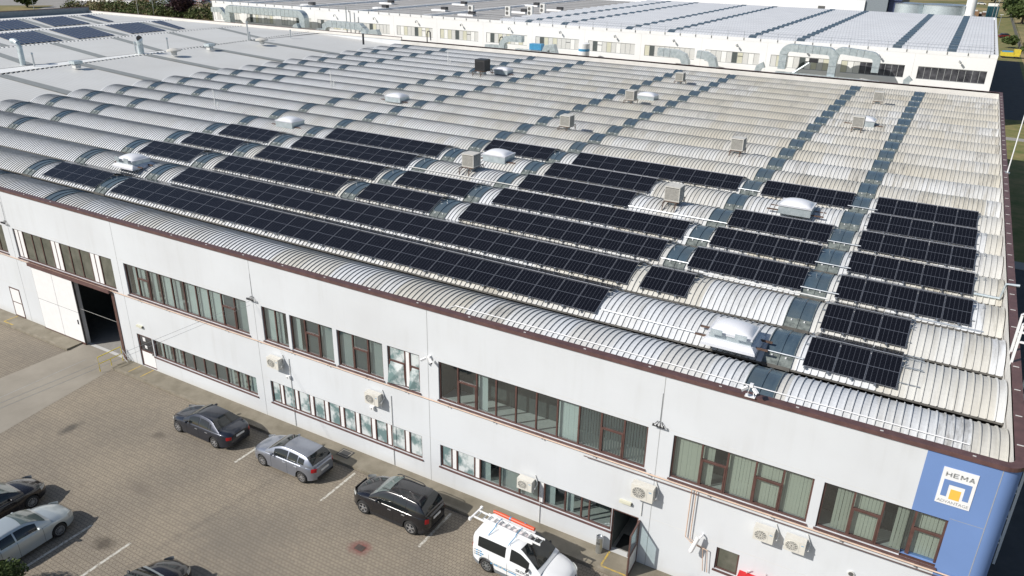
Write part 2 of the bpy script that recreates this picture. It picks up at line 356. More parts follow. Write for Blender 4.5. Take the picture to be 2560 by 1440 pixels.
# lower bands as openings
LOW = [(-43.38, -42.02, .16, 2.34), (-41.95, -33.44, 1.15, 2.32), (-32.35, -22.42, 1.17, 2.5), (-21.37, -12.62, 1.2, 2.42), (-12.6, -11.44, .16, 2.43), (-8.17, -7.27, 1.34, 2.43), (-48.9, -45.05, .03, 4.56)]
holes += LOW
def wall(x0, x1, z0, z1, hs, y=0., depth=.28, m='stucco', mb=None):
    mb = mb or MB()
    hs = [(max(h[0], x0), min(h[1], x1), h[2], h[3]) for h in hs if h[0] < x1 and h[1] > x0]
    xs = sorted({x0, x1} | {h[0] for h in hs} | {h[1] for h in hs}); zs = sorted({z0, z1} | {h[2] for h in hs} | {h[3] for h in hs})
    for i in range(len(xs)-1):
        for j in range(len(zs)-1):
            cx, cz = (xs[i]+xs[i+1])/2, (zs[j]+zs[j+1])/2
            if any(h[0] < cx < h[1] and h[2] < cz < h[3] for h in hs): continue
            mb.face([(xs[i], y, zs[j]), (xs[i+1], y, zs[j]), (xs[i+1], y, zs[j+1]), (xs[i], y, zs[j+1])], m)
    for a, b, c, d in hs:
        mb.face([(a, y, c), (a, y+depth, c), (a, y+depth, d), (a, y, d)], m); mb.face([(b, y, c), (b, y, d), (b, y+depth, d), (b, y+depth, c)], m)
        mb.face([(a, y, c), (b, y, c), (b, y+depth, c), (a, y+depth, c)], m); mb.face([(a, y, d), (a, y+depth, d), (b, y+depth, d), (b, y, d)], m)
    return mb
w = wall(BX0, -2.12, -.1, H, holes)
wall(-2.12, 0, -.1, 5.0, [(-2.12, -1.0, UZ0, 5.0)], mb=w) if False else None
# right-hand piece: window 6 reaches into the blue corner
wx = MB()
for k in range(-1, 9):
    x = -D*k-.0
    if k >= 1: w.box((x-.012, -.004, 0.1), (x+.012, -.0, H), 'joint_grey')
for z in (2.62, 4.72, 7.06): 
    w.box((BX0, -.003, z-.008), (-2.12, 0, z+.008), 'grey_white')
wall_o = w.build('front_wall', B)
# fix opening of the last window across the colour change: blue corner wall
bc = MB()
wall(-2.12, 0, 5.02, H, [(-2.12, -1.0, 5.02, UZ1)], m='stucco_blue', mb=bc)
bc.face([(-1.0, 0, -.1), (0, 0, -.1), (0, 0, 5.02), (-1.0, 0, 5.02)], 'stucco_blue')
w2 = MB(); w2.face([(-2.12, 0, -.1), (-1.0, 0, -.1), (-1.0, 0, UZ0), (-2.12, 0, UZ0)], 'stucco'); w2.build('front_wall', B)
rc = .55
arc = [(rc*math.sin(a), rc-rc*math.cos(a)) for a in [pi/2*i/10 for i in range(11)]]
bc.grid([[(x, y, z) for x, y in arc] for z in (-.1, H)], 'stucco_blue')
bc.box((-.012, -.004, 0), (.012, 0, H), 'joint_grey')
bc.box((-1., -.003, 6.97), (0, 0, 6.985), 'joint_grey')
bc.build('blue_corner_wall', B, smooth=40)
sw = MB(); sw.face([(rc, rc, -.1), (rc, YB+.4, -.1), (rc, YB+.4, H), (rc, rc, H)], 'stucco')
sw.face([(rc, YB+.4, -.1), (BX0, YB+.4, -.1), (BX0, YB+.4, H), (rc, YB+.4, H)], 'stucco')
sw.face([(BX0, 0, -.1), (BX0, 0, 8.2), (BX0, YB+.4, 8.2), (BX0, YB+.4, -.1)], 'stucco'); sw.build('side_wall', B)
# brown metal coping round the roof edge
cp = MB(); CZ = 9.334; CT = 9.47; CWD = .34
outer = [(BX0, -.06)]+[( -.0+(rc+.06)*math.sin(a), rc-(rc+.06)*math.cos(a)) for a in [pi/2*i/8 for i in range(9)]]+[(rc+.06, YB+.55), (BX0, YB+.55)]
inner = [(BX0, CWD-.06)]+[((rc+.06-CWD)*math.sin(a), rc-(rc+.06-CWD)*math.cos(a)) for a in [pi/2*i/8 for i in range(9)]]+[(rc+.06-CWD, YB+.25), (BX0, YB+.25)]
cp.grid([[(x, y, CZ-.02) for x, y in outer], [(x, y, CT) for x, y in outer], [(x, y, CT-.01) for x, y in inner], [(x, y, CZ-.02) for x, y in inner]], 'trim_brown')
for x in np.arange(-90, 0, 2.7): cp.box((x, .05, CT-.008), (x+.10, .09, CT+.012), 'grey_white')
for y in np.arange(1.5, 80, 2.0): cp.box((rc-.22, y, CT-.008), (rc-.02, y+.03, CT+.012), 'grey_white')
cp.build('roof_edge_trim', B)
pi_ = MB()
pi_.grid([[(x, y, z) for x, y in inner] for z in (7.8, CT-.02)], 'parapet_inner'); pi_.build('inner_parapet', B)
# vaulted roof
BAND = [-7.84, -14.94, -30.18, -37.39, -51.9, -60.07, -75.73, -83.02]; BW = .55
XR = .24
def vy(s):   # arc parameter 0..1 -> y,z, normal
    R = ((P/2)**2+HV*HV)/(2*HV); A = math.asin((P/2)/R); a = -A+2*A*s
    return P/2+R*math.sin(a), Z0+HV-R+R*math.cos(a), math.sin(a), math.cos(a)
NS = 14
def vault_mesh(bands):
    m = MB(); prof = []; x = XL; gaps = sorted((b-BW, b+BW) for b in bands); segs = []; s = XL
    for a, b in gaps: segs.append((s, a)); s = b
    segs.append((s, XR))
    ss = [.07+.91*i/NS for i in range(NS+1)]
    for a, b in segs:
        n = max(1, round((b-a)/.27)); st = (b-a)/n; cols = []; kinds = []
        for i in range(n):
            x0 = a+i*st
            cols += [(x0, 0), (x0+st*.78, 0), (x0+st*.83, .048), (x0+st*.94, .048)]
        cols.append((b, 0))
        rows = []
        for q in ss:
            y, z, ny, nz = vy(q); rows.append([(cx, y+ny*d, z+nz*d) for cx, d in cols])
        k = len(m.v); m.v += [p for r in rows for p in r]; nc = len(cols)
        for i in range(NS):
            for j in range(nc-1):
                m.f.append((k+i*nc+j, k+i*nc+j+1, k+(i+1)*nc+j+1, k+(i+1)*nc+j))
                m.mi.append(m.mat('roof_rib_shade') if j % 4 == 3 else m.mat('roof_sheet'))  # only the flank turned from the sun takes the shade colour
        # closing lip at the front edge, coloured as the shadow under the overhang
        m.face([(a, rows[0][0][1], rows[0][0][2]-.09), (b, rows[0][0][1], rows[0][0][2]-.09), (b, rows[0][0][1], rows[0][0][2]), (a, rows[0][0][1], rows[0][0][2])], 'lip_shadow')
    return m
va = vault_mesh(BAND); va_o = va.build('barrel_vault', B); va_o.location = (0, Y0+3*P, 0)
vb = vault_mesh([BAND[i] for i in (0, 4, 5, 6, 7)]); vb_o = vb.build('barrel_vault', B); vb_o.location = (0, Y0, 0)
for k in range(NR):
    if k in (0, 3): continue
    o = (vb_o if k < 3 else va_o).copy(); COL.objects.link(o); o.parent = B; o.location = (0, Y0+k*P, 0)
gu = MB()
for k in range(NR+1): gu.box((XL, Y0+k*P-.2, Z0-.25), (XR, Y0+k*P+.2, Z0-.06), 'gutter_dark')
gu.face([(XL, .2, Z0-.3), (XR+.1, .2, Z0-.3), (XR+.1, YB+.3, Z0-.3), (XL, YB+.3, Z0-.3)], 'gutter_dark')
gu.face([(XR+.002, .3, Z0-.3), (XR+.002, YB, Z0-.3), (XR+.002, YB, Z0+.4), (XR+.002, .3, Z0+.4)], 'parapet_inner')
gu.build('valley_gutter', B)
for bi, bx in enumerate(BAND):
    m = MB()
    for k in range(NR):
        if k < 3 and bi in (1, 2, 3): continue
        yo = Y0+k*P; cols = [(-BW-.03, .05), (-BW, .05), (-BW+.02, .0), (-.06, .0), (-.04, .04), (.04, .04), (.06, .0), (BW-.02, .0), (BW, .05), (BW+.03, .05)]
        rows = []
        for q in [.07+.91*i/NS for i in range(NS+1)]:
            y, z, ny, nz = vy(q); d0 = .012; rows.append([(bx+cx, yo+y+ny*(d+d0), z+nz*(d+d0)) for cx, d in cols])
        kk = len(m.v); m.v += [p for r in rows for p in r]; nc = len(cols)
        for i in range(NS):
            for j in range(nc-1):
                m.f.append((kk+i*nc+j, kk+i*nc+j+1, kk+(i+1)*nc+j+1, kk+(i+1)*nc+j)); m.mi.append(m.mat('skylight_edge' if (i < 2 or j in (0, 8)) else 'skylight_sheet'))
        for sx in (-.28, .28):
            y, z, ny, nz = vy(.17); m.box((bx+sx-.03, yo+y-.04, z+.0), (bx+sx+.03, yo+y+.02, z+.06), 'white_paint')
        # closed ends at the step between two vaults, shadow put into the colour
        m.face([(bx-BW, yo+rows[0][0][1]-yo, rows[0][0][2]-.16), (bx+BW, rows[0][0][1], rows[0][0][2]-.16), (bx+BW, rows[0][0][1], rows[0][0][2]), (bx-BW, rows[0][0][1], rows[0][0][2])], 'lip_shadow')
    m.build('skylight_band', B)

# ------------------------------------------------------------------ windows of the factory front
def window(parent, x0, x1, z0, z1, panes, y=0., trans=(), white=(), sill=True, gm='glass', fm='frame_brown', blinds=None, fw=.07, open_=(), bm_='blind', seed=0, back=True, sunk=.10, solid=False, frost=()):
    """panes: number or list of relative widths; trans: pane indices with a transom and casement; white: panels instead of glass"""
    if isinstance(panes, int): panes = [1]*panes
    tot = sum(panes); xs = [x0]
    for p in panes: xs.append(xs[-1]+(x1-x0)*p/tot)
    f = MB(); ya, yb = y+sunk-.03, y+sunk+.05
    f.box((x0, ya, z0), (x1, yb, z0+fw), fm); f.box((x0, ya, z1-fw), (x1, yb, z1), fm)
    for i, x in enumerate(xs):
        hw = fw*.5 if 0 < i < len(xs)-1 else fw
        a = x0 if i == 0 else x-hw; b = x1 if i == len(xs)-1 else x+hw
        f.box((a, ya-.002, z0+fw), (b, yb, z1-fw), fm)
    for i in trans:
        zt = z0+(z1-z0)*.62; a, b = xs[i]+fw*.4, xs[i+1]-fw*.4
        f.box((a, ya-.015, zt-.05), (b, yb, zt+.03), fm); f.box((a, ya-.018, z0+fw*.6), (b, yb-.01, z0+fw*.6+.07), fm)
        for q in (a, b-.055): f.box((q, ya-.018, z0+fw*.6+.07), (q+.055, yb-.01, zt-.05), fm)
    for i in white: f.box((xs[i]+fw*.5, y+sunk-.02, z0+fw), (xs[i+1]-fw*.5, y+sunk+.02, z1-fw), 'white_paint')
    wo = f.build('window', parent)
    gl = MB()
    for i in range(len(panes)):
        if i in white: continue
        a, b = xs[i]+fw*.45, xs[i+1]-fw*.45
        if i in open_:
            zt = z0+(z1-z0)*.62 if i in trans else z1-fw
            gl.face([(a, y+sunk-.22, z0+fw), (b, y+sunk-.05, z0+fw), (b, y+sunk-.02, zt), (a, y+sunk-.0, zt)], gm if solid else 'glass_frosted')
            if i in trans: gl.face([(a, y+sunk+.01, zt), (b, y+sunk+.01, zt), (b, y+sunk+.01, z1-fw*.8), (a, y+sunk+.01, z1-fw*.8)], 'glass_frosted')
            continue
        gm_ = 'glass_frosted' if i in frost else gm
        gl.face([(a, y+sunk+.01, z0+fw*.8), (b, y+sunk+.01, z0+fw*.8), (b, y+sunk+.01, z1-fw*.8), (a, y+sunk+.01, z1-fw*.8)], gm_)
    for q, f_ in enumerate(gl.f):
        g1 = MB(); g1.face([gl.v[i_] for i_ in f_], gl.mats[gl.mi[q]]); g1.build('glass_pane', wo)
    if sill:
        s = MB(); s.box((x0-.05, y-.07, z0-.06), (x1+.05, y+.1, z0-.003), 'trim_brown'); s.build('sill', wo)
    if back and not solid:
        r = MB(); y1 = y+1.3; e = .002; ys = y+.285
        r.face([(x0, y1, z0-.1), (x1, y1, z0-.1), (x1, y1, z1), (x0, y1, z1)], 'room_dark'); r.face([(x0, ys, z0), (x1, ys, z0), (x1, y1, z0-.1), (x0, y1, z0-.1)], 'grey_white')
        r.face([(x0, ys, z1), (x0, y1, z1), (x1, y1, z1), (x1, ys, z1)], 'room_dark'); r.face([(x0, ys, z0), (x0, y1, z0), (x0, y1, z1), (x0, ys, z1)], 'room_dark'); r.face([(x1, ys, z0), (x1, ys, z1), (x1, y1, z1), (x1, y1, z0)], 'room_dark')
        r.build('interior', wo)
    if blinds and not solid:
        bl = MB(); rnd = random.Random(seed)
        for i, mode in enumerate(blinds):
            if mode == 0 or i >= len(panes) or i in white: continue
            a, b = xs[i]+.02, xs[i+1]-.02; x = a+.03; yb2 = y+.26
            if mode == 3: b = a+(b-a)*.45
            if mode == 4: x = a+(b-a)*.5
            ang = {1: .55, 2: .12, 3: .25, 4: .3, 5: 1.0}[mode]
            while x < b:
                c, s_ = math.cos(ang)*.055, math.sin(ang)*.055
                bl.face([(x-c, yb2-s_, z0+.03), (x+c, yb2+s_, z0+.03), (x+c, yb2+s_, z1-.02), (x-c, yb2-s_, z1-.02)], bm_)
                x += .118+rnd.uniform(-.006, .006)
        if bl.f: bl.build('blinds', wo)
    return wo
WX = upper
window(B, -57.4, -55.55, UZ0, UZ1, 2, gm='glass_dirty', solid=True); window(B, -65.4, -58.4, UZ0, UZ1, 6, gm='glass_dirty', solid=True)
window(B, -54.4, -44.45, UZ0, UZ1, [.6, .6, 1.3, 1.25, 1.35, .6, .6, 1.25, 1.3, 1.35, .6, .6, 1.6], white=(0, 1, 5, 6, 10, 11), gm='glass_dirty', solid=True)
window(B, -43.35, -33.45, UZ0, UZ1, 10, trans=(1, 8), blinds=[4, 3, 3, 2, 3, 2, 2, 2, 5, 1], seed=1)
window(B, -32.37, -30.63, UZ0, UZ1, 2, blinds=[2, 3], seed=2)
window(B, -30.42, -27.6, UZ0, UZ1, 3, trans=(1,), blinds=[3, 5, 1], seed=3); window(B, -27.34, -24.54, UZ0, UZ1, 3, trans=(1,), blinds=[1, 5, 1], seed=4)
window(B, -24.26, -22.42, UZ0, UZ1, [1, .28, .62], trans=(0, 2), white=(1,), open_=(0, 2), solid=False, blinds=[0, 0, 0])
window(B, -21.37, -11.43, UZ0, UZ1, 10, trans=(1, 8), blinds=[0, 0, 3, 0, 0, 0, 2, 5, 5, 5], seed=6)
window(B, -10.4, -5.22, UZ0, UZ1, [1.15, 1, 1.05, 1, 1.05], trans=(1, 3), blinds=[2, 3, 2, 2, 2], bm_='blind_cream', seed=7)
window(B, -4.89, -1.0, UZ0, UZ1, [1.15, 1.05, 1.1, 1.05], trans=(1, 3), blinds=[4, 2, 4, 2], bm_='blind_cream', seed=8)
window(B, -41.95, -33.44, 1.15, 2.32, [1, 1.1, 1.1, 1.1, 1.1, 1.15, 1.15, 1.1, .95, .95], blinds=[4, 3, 3, 5, 5, 5, 5, 3, 3, 2], seed=9)
window(B, -32.35, -22.42, 1.17, 2.5, [.75, .3, .95, .35, .95, .35, .9, .35, .9, .35, .9, .35, .9, .35, .85, .35, 1.0, .35, .95], white=(1, 3, 5, 7, 9, 11, 13, 15, 17), gm='glass_frosted', solid=True)
window(B, -21.37, -12.62, 1.2, 2.42, [.75, .35, 1.2, .35, 1.3, 1.25, 1.2, .35, 1.25, .95, .45, 1.3], white=(1, 3, 7), frost=(0, 2), blinds=[0, 0, 0, 0, 3, 1, 1, 0, 3, 3, 0, 0], seed=11)
window(B, -8.17, -7.27, 1.34, 2.43, 1, gm='glass_dirty', solid=True)
# doors
def bx(name, parts, parent=None, **k):
    m = MB()
    for a, b, c in parts: m.box(a, b, c)
    return m.build(name, parent, **k)
d = bx('door', [((-43.38, .05, .16), (-43.28, .13, 2.34), 'frame_brown'), ((-42.12, .05, .16), (-42.02, .13, 2.34), 'frame_brown'), ((-43.28, .05, 2.24), (-42.12, .13, 2.34), 'frame_brown'), ((-43.28, .06, .16), (-42.12, .12, .24), 'frame_brown'), ((-43.28, .07, .24), (-42.12, .11, 1.18), 'white_paint'), ((-43.28, .06, 1.18), (-42.12, .12, 1.28), 'frame_brown'), ((-43.28, .08, 1.28), (-42.12, .10, 2.24), 'glass_dark')], B)
bx('handle', [((-42.25, .0, 1.1), (-42.2, .06, 1.25), 'steel')], d); bx('paper_notice', [((-42.98, .07, 1.9), (-42.76, .078, 2.15), 'white_paint'), ((-42.9, .07, 1.42), (-42.7, .078, 1.62), 'white_paint')], d)
d = bx('door', [((-56.68, -.02, .16), (-56.6, .03, 2.3), 'frame_brown'), ((-55.58, -.02, .16), (-55.5, .03, 2.3), 'frame_brown'), ((-56.6, -.02, 2.22), (-55.58, .03, 2.3), 'frame_brown'), ((-56.6, -.015, .2), (-55.58, .0, 2.22), 'white_paint'), ((-56.6, -.02, 1.2), (-55.58, .0, 1.26), 'frame_brown'), ((-56.6, -.02, .16), (-55.58, .0, .24), 'frame_brown')], B)
# open entrance door at the right: leaf swung out
r = MB(); r.box((-12.6, .3, .14), (-11.44, 3.5, .15), 'room_floor'); r.face([(-12.6, 3.5, .15), (-11.44, 3.5, .15), (-11.44, 3.5, 2.45), (-12.6, 3.5, 2.45)], 'room_dark')
r.face([(-12.6, .29, .15), (-12.6, 3.5, .15), (-12.6, 3.5, 2.45), (-12.6, .29, 2.45)], 'room_dark'); r.face([(-11.44, .29, .15), (-11.44, .29, 2.45), (-11.44, 3.5, 2.45), (-11.44, 3.5, .15)], 'room_dark')
r.face([(-12.6, .29, 2.43), (-12.6, 3.5, 2.43), (-11.44, 3.5, 2.43), (-11.44, .29, 2.43)], 'room_dark'); r.box((-12.45, .35, .151), (-11.6, 1.3, .165), 'black_rubber'); r.build('entrance_hall', B)
d = bx('door_frame', [((-12.64, .02, .16), (-12.56, .14, 2.43), 'frame_brown'), ((-11.5, .02, .16), (-11.42, .14, 2.43), 'frame_brown'), ((-12.56, .02, 2.36), (-11.5, .14, 2.44), 'frame_brown')], B)
lf = bx('door', [((0, -.03, .02), (.09, .03, 2.2), 'frame_brown'), ((1.02, -.03, .02), (1.11, .03, 2.2), 'frame_brown'), ((.09, -.03, 2.11), (1.02, .03, 2.2), 'frame_brown'), ((.09, -.03, .02), (1.02, .03, .12), 'frame_brown'), ((.09, -.03, 1.02), (1.02, .03, 1.1), 'frame_brown'), ((.09, -.012, 1.1), (1.02, .012, 2.11), 'glass_clear'), ((.09, -.015, .12), (1.02, .015, 1.02), 'grey_white')], B)
lf.location = (-11.38, -.02, .16); lf.rotation_euler = (0, 0, rad(-88)); lf['label'] = 'open glazed brown door leaf swung out over the sidewalk'
bx('handle', [((.95, -.1, 1.0), (1.0, -.03, 1.2), 'steel')], lf)
# big sliding gate with its rail, and the dark hall behind the opening
gt = MB(); gx = [-53.1, -50.95, -48.85]
for a, b in zip(gx[:-1], gx[1:]):
    for z, zz in ((.22, 2.3), (2.36, 4.5)): gt.box((a+.02, -.12, z), (b-.02, -.06, zz), 'white_paint')
gt.box((-53.14, -.10, .08), (-48.82, -.055, 4.55), 'joint_grey'); gt.box((-53.16, -.125, .06), (-48.8, -.05, .22), 'frame_brown'); gt.box((-48.85, -.13, .2), (-48.76, -.04, 4.5), 'dark_metal')
gt_o = gt.build('sliding_gate', B); bx('handle', [((-49.1, -.17, 1.5), (-49.06, -.12, 1.8), 'dark_metal')], gt_o)
bx('gate_rail', [((-53.3, -.22, 4.6), (-45.0, -.02, 4.8), 'trim_brown'), ((-45.08, -.05, .06), (-44.85, .06, 4.6), 'frame_brown')], B)
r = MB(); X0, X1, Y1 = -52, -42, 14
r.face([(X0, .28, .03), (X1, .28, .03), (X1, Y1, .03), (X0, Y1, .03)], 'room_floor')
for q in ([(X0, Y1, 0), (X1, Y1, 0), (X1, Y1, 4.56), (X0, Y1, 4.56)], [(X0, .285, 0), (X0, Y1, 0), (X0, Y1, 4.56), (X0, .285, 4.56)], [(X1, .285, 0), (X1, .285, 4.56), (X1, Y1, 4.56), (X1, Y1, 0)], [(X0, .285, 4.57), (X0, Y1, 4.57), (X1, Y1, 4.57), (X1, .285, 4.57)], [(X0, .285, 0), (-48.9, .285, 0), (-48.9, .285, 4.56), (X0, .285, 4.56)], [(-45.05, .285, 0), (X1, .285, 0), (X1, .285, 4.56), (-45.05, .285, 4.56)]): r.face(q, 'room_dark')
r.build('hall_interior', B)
# yellowish gas pipe under the upper windows, drop pipes
pm = MB(); pm.tube([(-90, -.09, 4.76), (-.2, -.09, 4.80)], .028, 'pipe_copper', 6); pm.tube([(-14, -.16, 4.66), (-.2, -.16, 4.70)], .02, 'frame_brown', 6)
for x in (-9.42, -9.24): pm.tube([(x, -.1, 4.76), (x, -.1, 2.45), (x+.25, -.14, 2.3), (x+.75, -.14, 2.2), (x+.85, -.1, 1.1)], .022, 'pipe_copper', 6)
for x in np.arange(-88, 0, 2.4): pm.box((x, -.12, 4.72), (x+.05, 0, 4.8), 'steel')
pm.build('gas_pipe', B)
for x, zt, zb in ((-30.75, 4.3, .2), (-24.15, 4.2, .2), (-16.0, 1.9, .2), (-11.35, 4., 2.6)): pm = MB(); pm.tube([(x, -.03, zt), (x, -.03, zb)], .018, 'grey_white', 6); pm.build('drain_pipe', B)
# company sign painted on the blue corner
sg = MB(); sg.box((-1.56, -.02, 7.48), (-.56, -.0, 8.86), 'white_paint')
sg.box((-1.46, -.026, 7.78), (-1.29, -.021, 8.42), 'stucco_blue'); sg.box((-.83, -.026, 7.78), (-.66, -.021, 8.42), 'stucco_blue'); sg.box((-1.29, -.026, 8.25), (-.83, -.021, 8.42), 'stucco_blue')
plain('logo_yellow', (.82, .50, .08), .6); sg.box((-1.21, -.026, 7.72), (-.91, -.021, 8.10), 'logo_yellow')
so_ = sg.build('company_sign'); tag(so_, 'white company sign reading HEMA ADVANTAGE with yellow square on the blue corner', 'sign')
ST = {'H': [((0, 0), (0, 1)), ((1, 0), (1, 1)), ((0, .5), (1, .5))], 'E': [((0, 0), (0, 1)), ((0, .08), (1, .08)), ((0, .5), (.85, .5)), ((0, .92), (1, .92))], 'M': [((0, 0), (0, 1)), ((1.2, 0), (1.2, 1)), ((.05, .95), (.6, .3)), ((1.15, .95), (.6, .3))], 'A': [((0, 0), (.5, 1)), ((1, 0), (.5, 1)), ((.22, .32), (.78, .32))]}
x = -1.44
for i, ch in enumerate('HEMA'):
    m = MB()
    for a, b in ST[ch]: m.bar((x+a[0]*.135, -.024-.001*i, 8.54+a[1]*.165), (x+b[0]*.135, -.024-.001*i, 8.54+b[1]*.165), .042, 'joint_grey', .004, up=(0, 1, 0))
    m.build('letter', so_); x += .135*(1.2 if ch == 'M' else 1)+.075
text_mesh('lettering', 'ADVANTAGE', .155, 'joint_grey', so_, (-1.06, -.024, 7.59), (pi/2, 0, 0), .003, wscale=.98)

# ------------------------------------------------------------------ vehicles
def paint(name, c, rough=.25, metal=.4, coat=.8):
    t = NT(name); t.col(c); t.set(rough, metal, .5); t.b.inputs['Coat Weight'].default_value = coat; t.b.inputs['Coat Roughness'].default_value = .04; return name
paint('paint_blue_black', (.022, .027, .042), .3, .5); paint('paint_silver_grey', (.27, .29, .34), .3, .6); paint('paint_black', (.006, .006, .009), .2, 0.)
paint('paint_white', (.78, .79, .80), .3, 0., .5); paint('paint_silver_green', (.50, .55, .56), .35, .45); paint('paint_dark', (.012, .010, .012), .2, .0)
paint('paint_red', (.16, .01, .015), .3, .1); paint('paint_yellow', (.6, .36, .03), .4, 0)
plain('car_glass', (.012, .015, .016), .05, 0, .7); plain('car_glass_pale', (.10, .13, .125), .08, 0, .9); plain('plastic_black', (.02, .02, .022), .55); plain('underbody', (.008, .008, .008), .9)
plain('lamp_red', (.42, .01, .015), .15); plain('lamp_clear', (.55, .57, .56), .12, .3); plain('alloy', (.55, .56, .58), .28, .8); plain('plate_white', (.72, .72, .70), .5); plain('plastic_grey', (.16, .17, .18), .6)
def lerp(a, b, t): return a+(b-a)*t
def curve(pts):
    xs = [p[0] for p in pts]; ys = [p[1] for p in pts]; n = len(pts)
    ms = []
    for i in range(n):
        if i == 0: ms.append((ys[1]-ys[0])/(xs[1]-xs[0]))
        elif i == n-1: ms.append((ys[-1]-ys[-2])/(xs[-1]-xs[-2]))
        else:
            a = (ys[i]-ys[i-1])/(xs[i]-xs[i-1]); b = (ys[i+1]-ys[i])/(xs[i+1]-xs[i]); ms.append(0 if a*b <= 0 else 2*a*b/(a+b))
    def f(x):
        if x <= xs[0]: return ys[0]
        if x >= xs[-1]: return ys[-1]
        i = max(j for j in range(n) if xs[j] <= x); i = min(i, n-2); h = xs[i+1]-xs[i]; t = (x-xs[i])/h
        return (2*t**3-3*t*t+1)*ys[i]+(t**3-2*t*t+t)*h*ms[i]+(-2*t**3+3*t*t)*ys[i+1]+(t**3-t*t)*h*ms[i+1]
    return f
def make_car(name, sp):
    """local x: 0 rear bumper .. L nose; y: 0 centre"""
    L, Wd, Ht = sp['L'], sp['W'], sp['H']; xr, xf, rw = sp['xr'], sp['xf'], sp['rw']; hw0 = Wd/2
    root = empty(name); pm_ = sp['paint']
    deck = curve(sp['deck']); belt = curve(sp['belt']); roof = curve(sp['roof']); xg0, xg1 = sp['roof'][0][0], sp['roof'][-1][0]
    nf = sp.get('nose', 5.)
    def hw(x):
        u = (x-L*.47)/(L*.555 if x > L*.47 else L*.49)
        u = min(.9995, abs(u)); return hw0*(1-u**(nf if x > L*.47 else nf*1.5))**(1/2.6)
    def zbot(x):
        e = .30-.10*min(1, x/.5)*1 if x < .5 else (.20 if x < L-.6 else .20+.06*(x-L+.6)/.6)
        return e
    R = rw+.055
    def arch(x):
        z = zbot(x)
        for c in (xr, xf):
            d = abs(x-c)
            if d < R: z = max(z, rw+math.sqrt(R*R-d*d)-.01)
        return z
    def sec(x):
        w, zb, za, zs, zc = hw(x), zbot(x), arch(x), belt(x), deck(x)
        t = sp.get('tumble', .93)
        pts = [(0, zb), (w*.68, zb), (w*.70, max(za, zb)), (w*.955, za), (w*.985, za+.02)]
        for k in (.2, .4, .6, .8):
            z = lerp(max(za, zb)+.02, zs-.05, k); zn = (z-zb)/(zs-zb); pts.append((w*(1.0-.10*max(0, zn-.55)**2/.2025*.35-.02*(1-zn)), z))
        pts += [(w*.965, zs-.05), (w*.945, zs-.015), (w*.90, zs+.0+(zc-zs)*.25)]
        pts += [(w*.62, lerp(zs, zc, .78)), (w*.3, lerp(zs, zc, .96)), (0, zc)]
        return pts
    n = 72; xs = [L*(.5-.5*math.cos(pi*(.02+.96*i/n))) for i in range(n+1)]
    xs = sorted(set([0.004, .03, .08, L-.004, L-.03, L-.08]+[x for x in xs if .1 < x < L-.1]+[c+s*R*k for c in (xr, xf) for s in (-1, 1) for k in (1.0, .985, .93, .82, .65, .4)]))
    m = MB(); rings = []
    for x in xs:
        p = sec(x); rings.append([(x, -y, z) for y, z in p]+[(x, y, z) for y, z in p[::-1]][1:])
    nc = len(rings[0]); 
    m.grid(rings, pm_, mfun=lambda i, j: 'underbody' if (j < 3 or j >= nc-4) else (sp.get('lower', pm_) if (j < 5 or j >= nc-6) else pm_))
    m.face(rings[0], pm_); m.face(rings[-1][::-1], pm_)
    body = m.build('body', root, smooth=38)
    # greenhouse
    wr = sp['wr']
    def G(x, u):
        zs = belt(x)-.02; zr = roof(x); w = min(hw(x), hw0)*.935
        f = max(0, min(1, (zr-zs)/(Ht-zs))); wt = lerp(w*.985, wr, f)
        if u <= 1:
            y = lerp(w, wt, u)+.03*math.sin(pi*u)*f; return (y, lerp(zs, zr-.045*f, u))
        v = u-1; a = v*pi/2
        if v < .12: q = v/.12; return (wt-.05*q*f, zr-.045*f+.04*f*math.sin(q*pi/2))
        q = (v-.12)/.88; return ((wt-.05*f)*(1-q), zr-.005*f+.03*(1-(1-q)**2))
    us = [0, .2, .4, .6, .8, .93, 1, 1.04, 1.08, 1.12, 1.3, 1.5, 1.75, 2]
    gx = [lerp(xg0, xg1, i/46) for i in range(47)]; m = MB(); rr = []
    for x in gx:
        p = [G(x, u) for u in us]; rr.append([(x, -y, z) for y, z in p]+[(x, y, z) for y, z in p[::-1]][1:])
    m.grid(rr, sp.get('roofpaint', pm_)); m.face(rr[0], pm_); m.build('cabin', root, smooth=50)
    def patch(nm, x0f, x1f, u0, u1, side, mat, off=.009, nx=10, nu=6, parent=None):
        m = MB(); g = []
        for i in range(nx+1):
            row = []
            for j in range(nu+1):
                u = lerp(u0, u1, j/nu); a = x0f(u) if callable(x0f) else x0f; b = x1f(u) if callable(x1f) else x1f
                x = lerp(a, b, i/nx); y, z = G(x, u)
                y2, z2 = G(x, max(0, u-.02)); y3, z3 = G(x, min(2, u+.02)); d = Vector((z3-z2, -(y3-y2))); d = d.normalized() if d.length > 0 else Vector((0, 1))
                x2, x3 = x-.03, x+.03; sl_ = (G(x3, u)[1]-G(x2, u)[1])/.06
                yy = y+abs(d[0])*off; zz = z+abs(d[1])*off+(off*.5 if u > 1 else 0); xx = x-(sl_*off*.5 if u > 1 else 0)
                row.append((xx, side*yy, zz))
            g.append(row)
        m.grid(g if side > 0 else [r[::-1] for r in g], mat); return m.build(nm, parent or root, smooth=60)
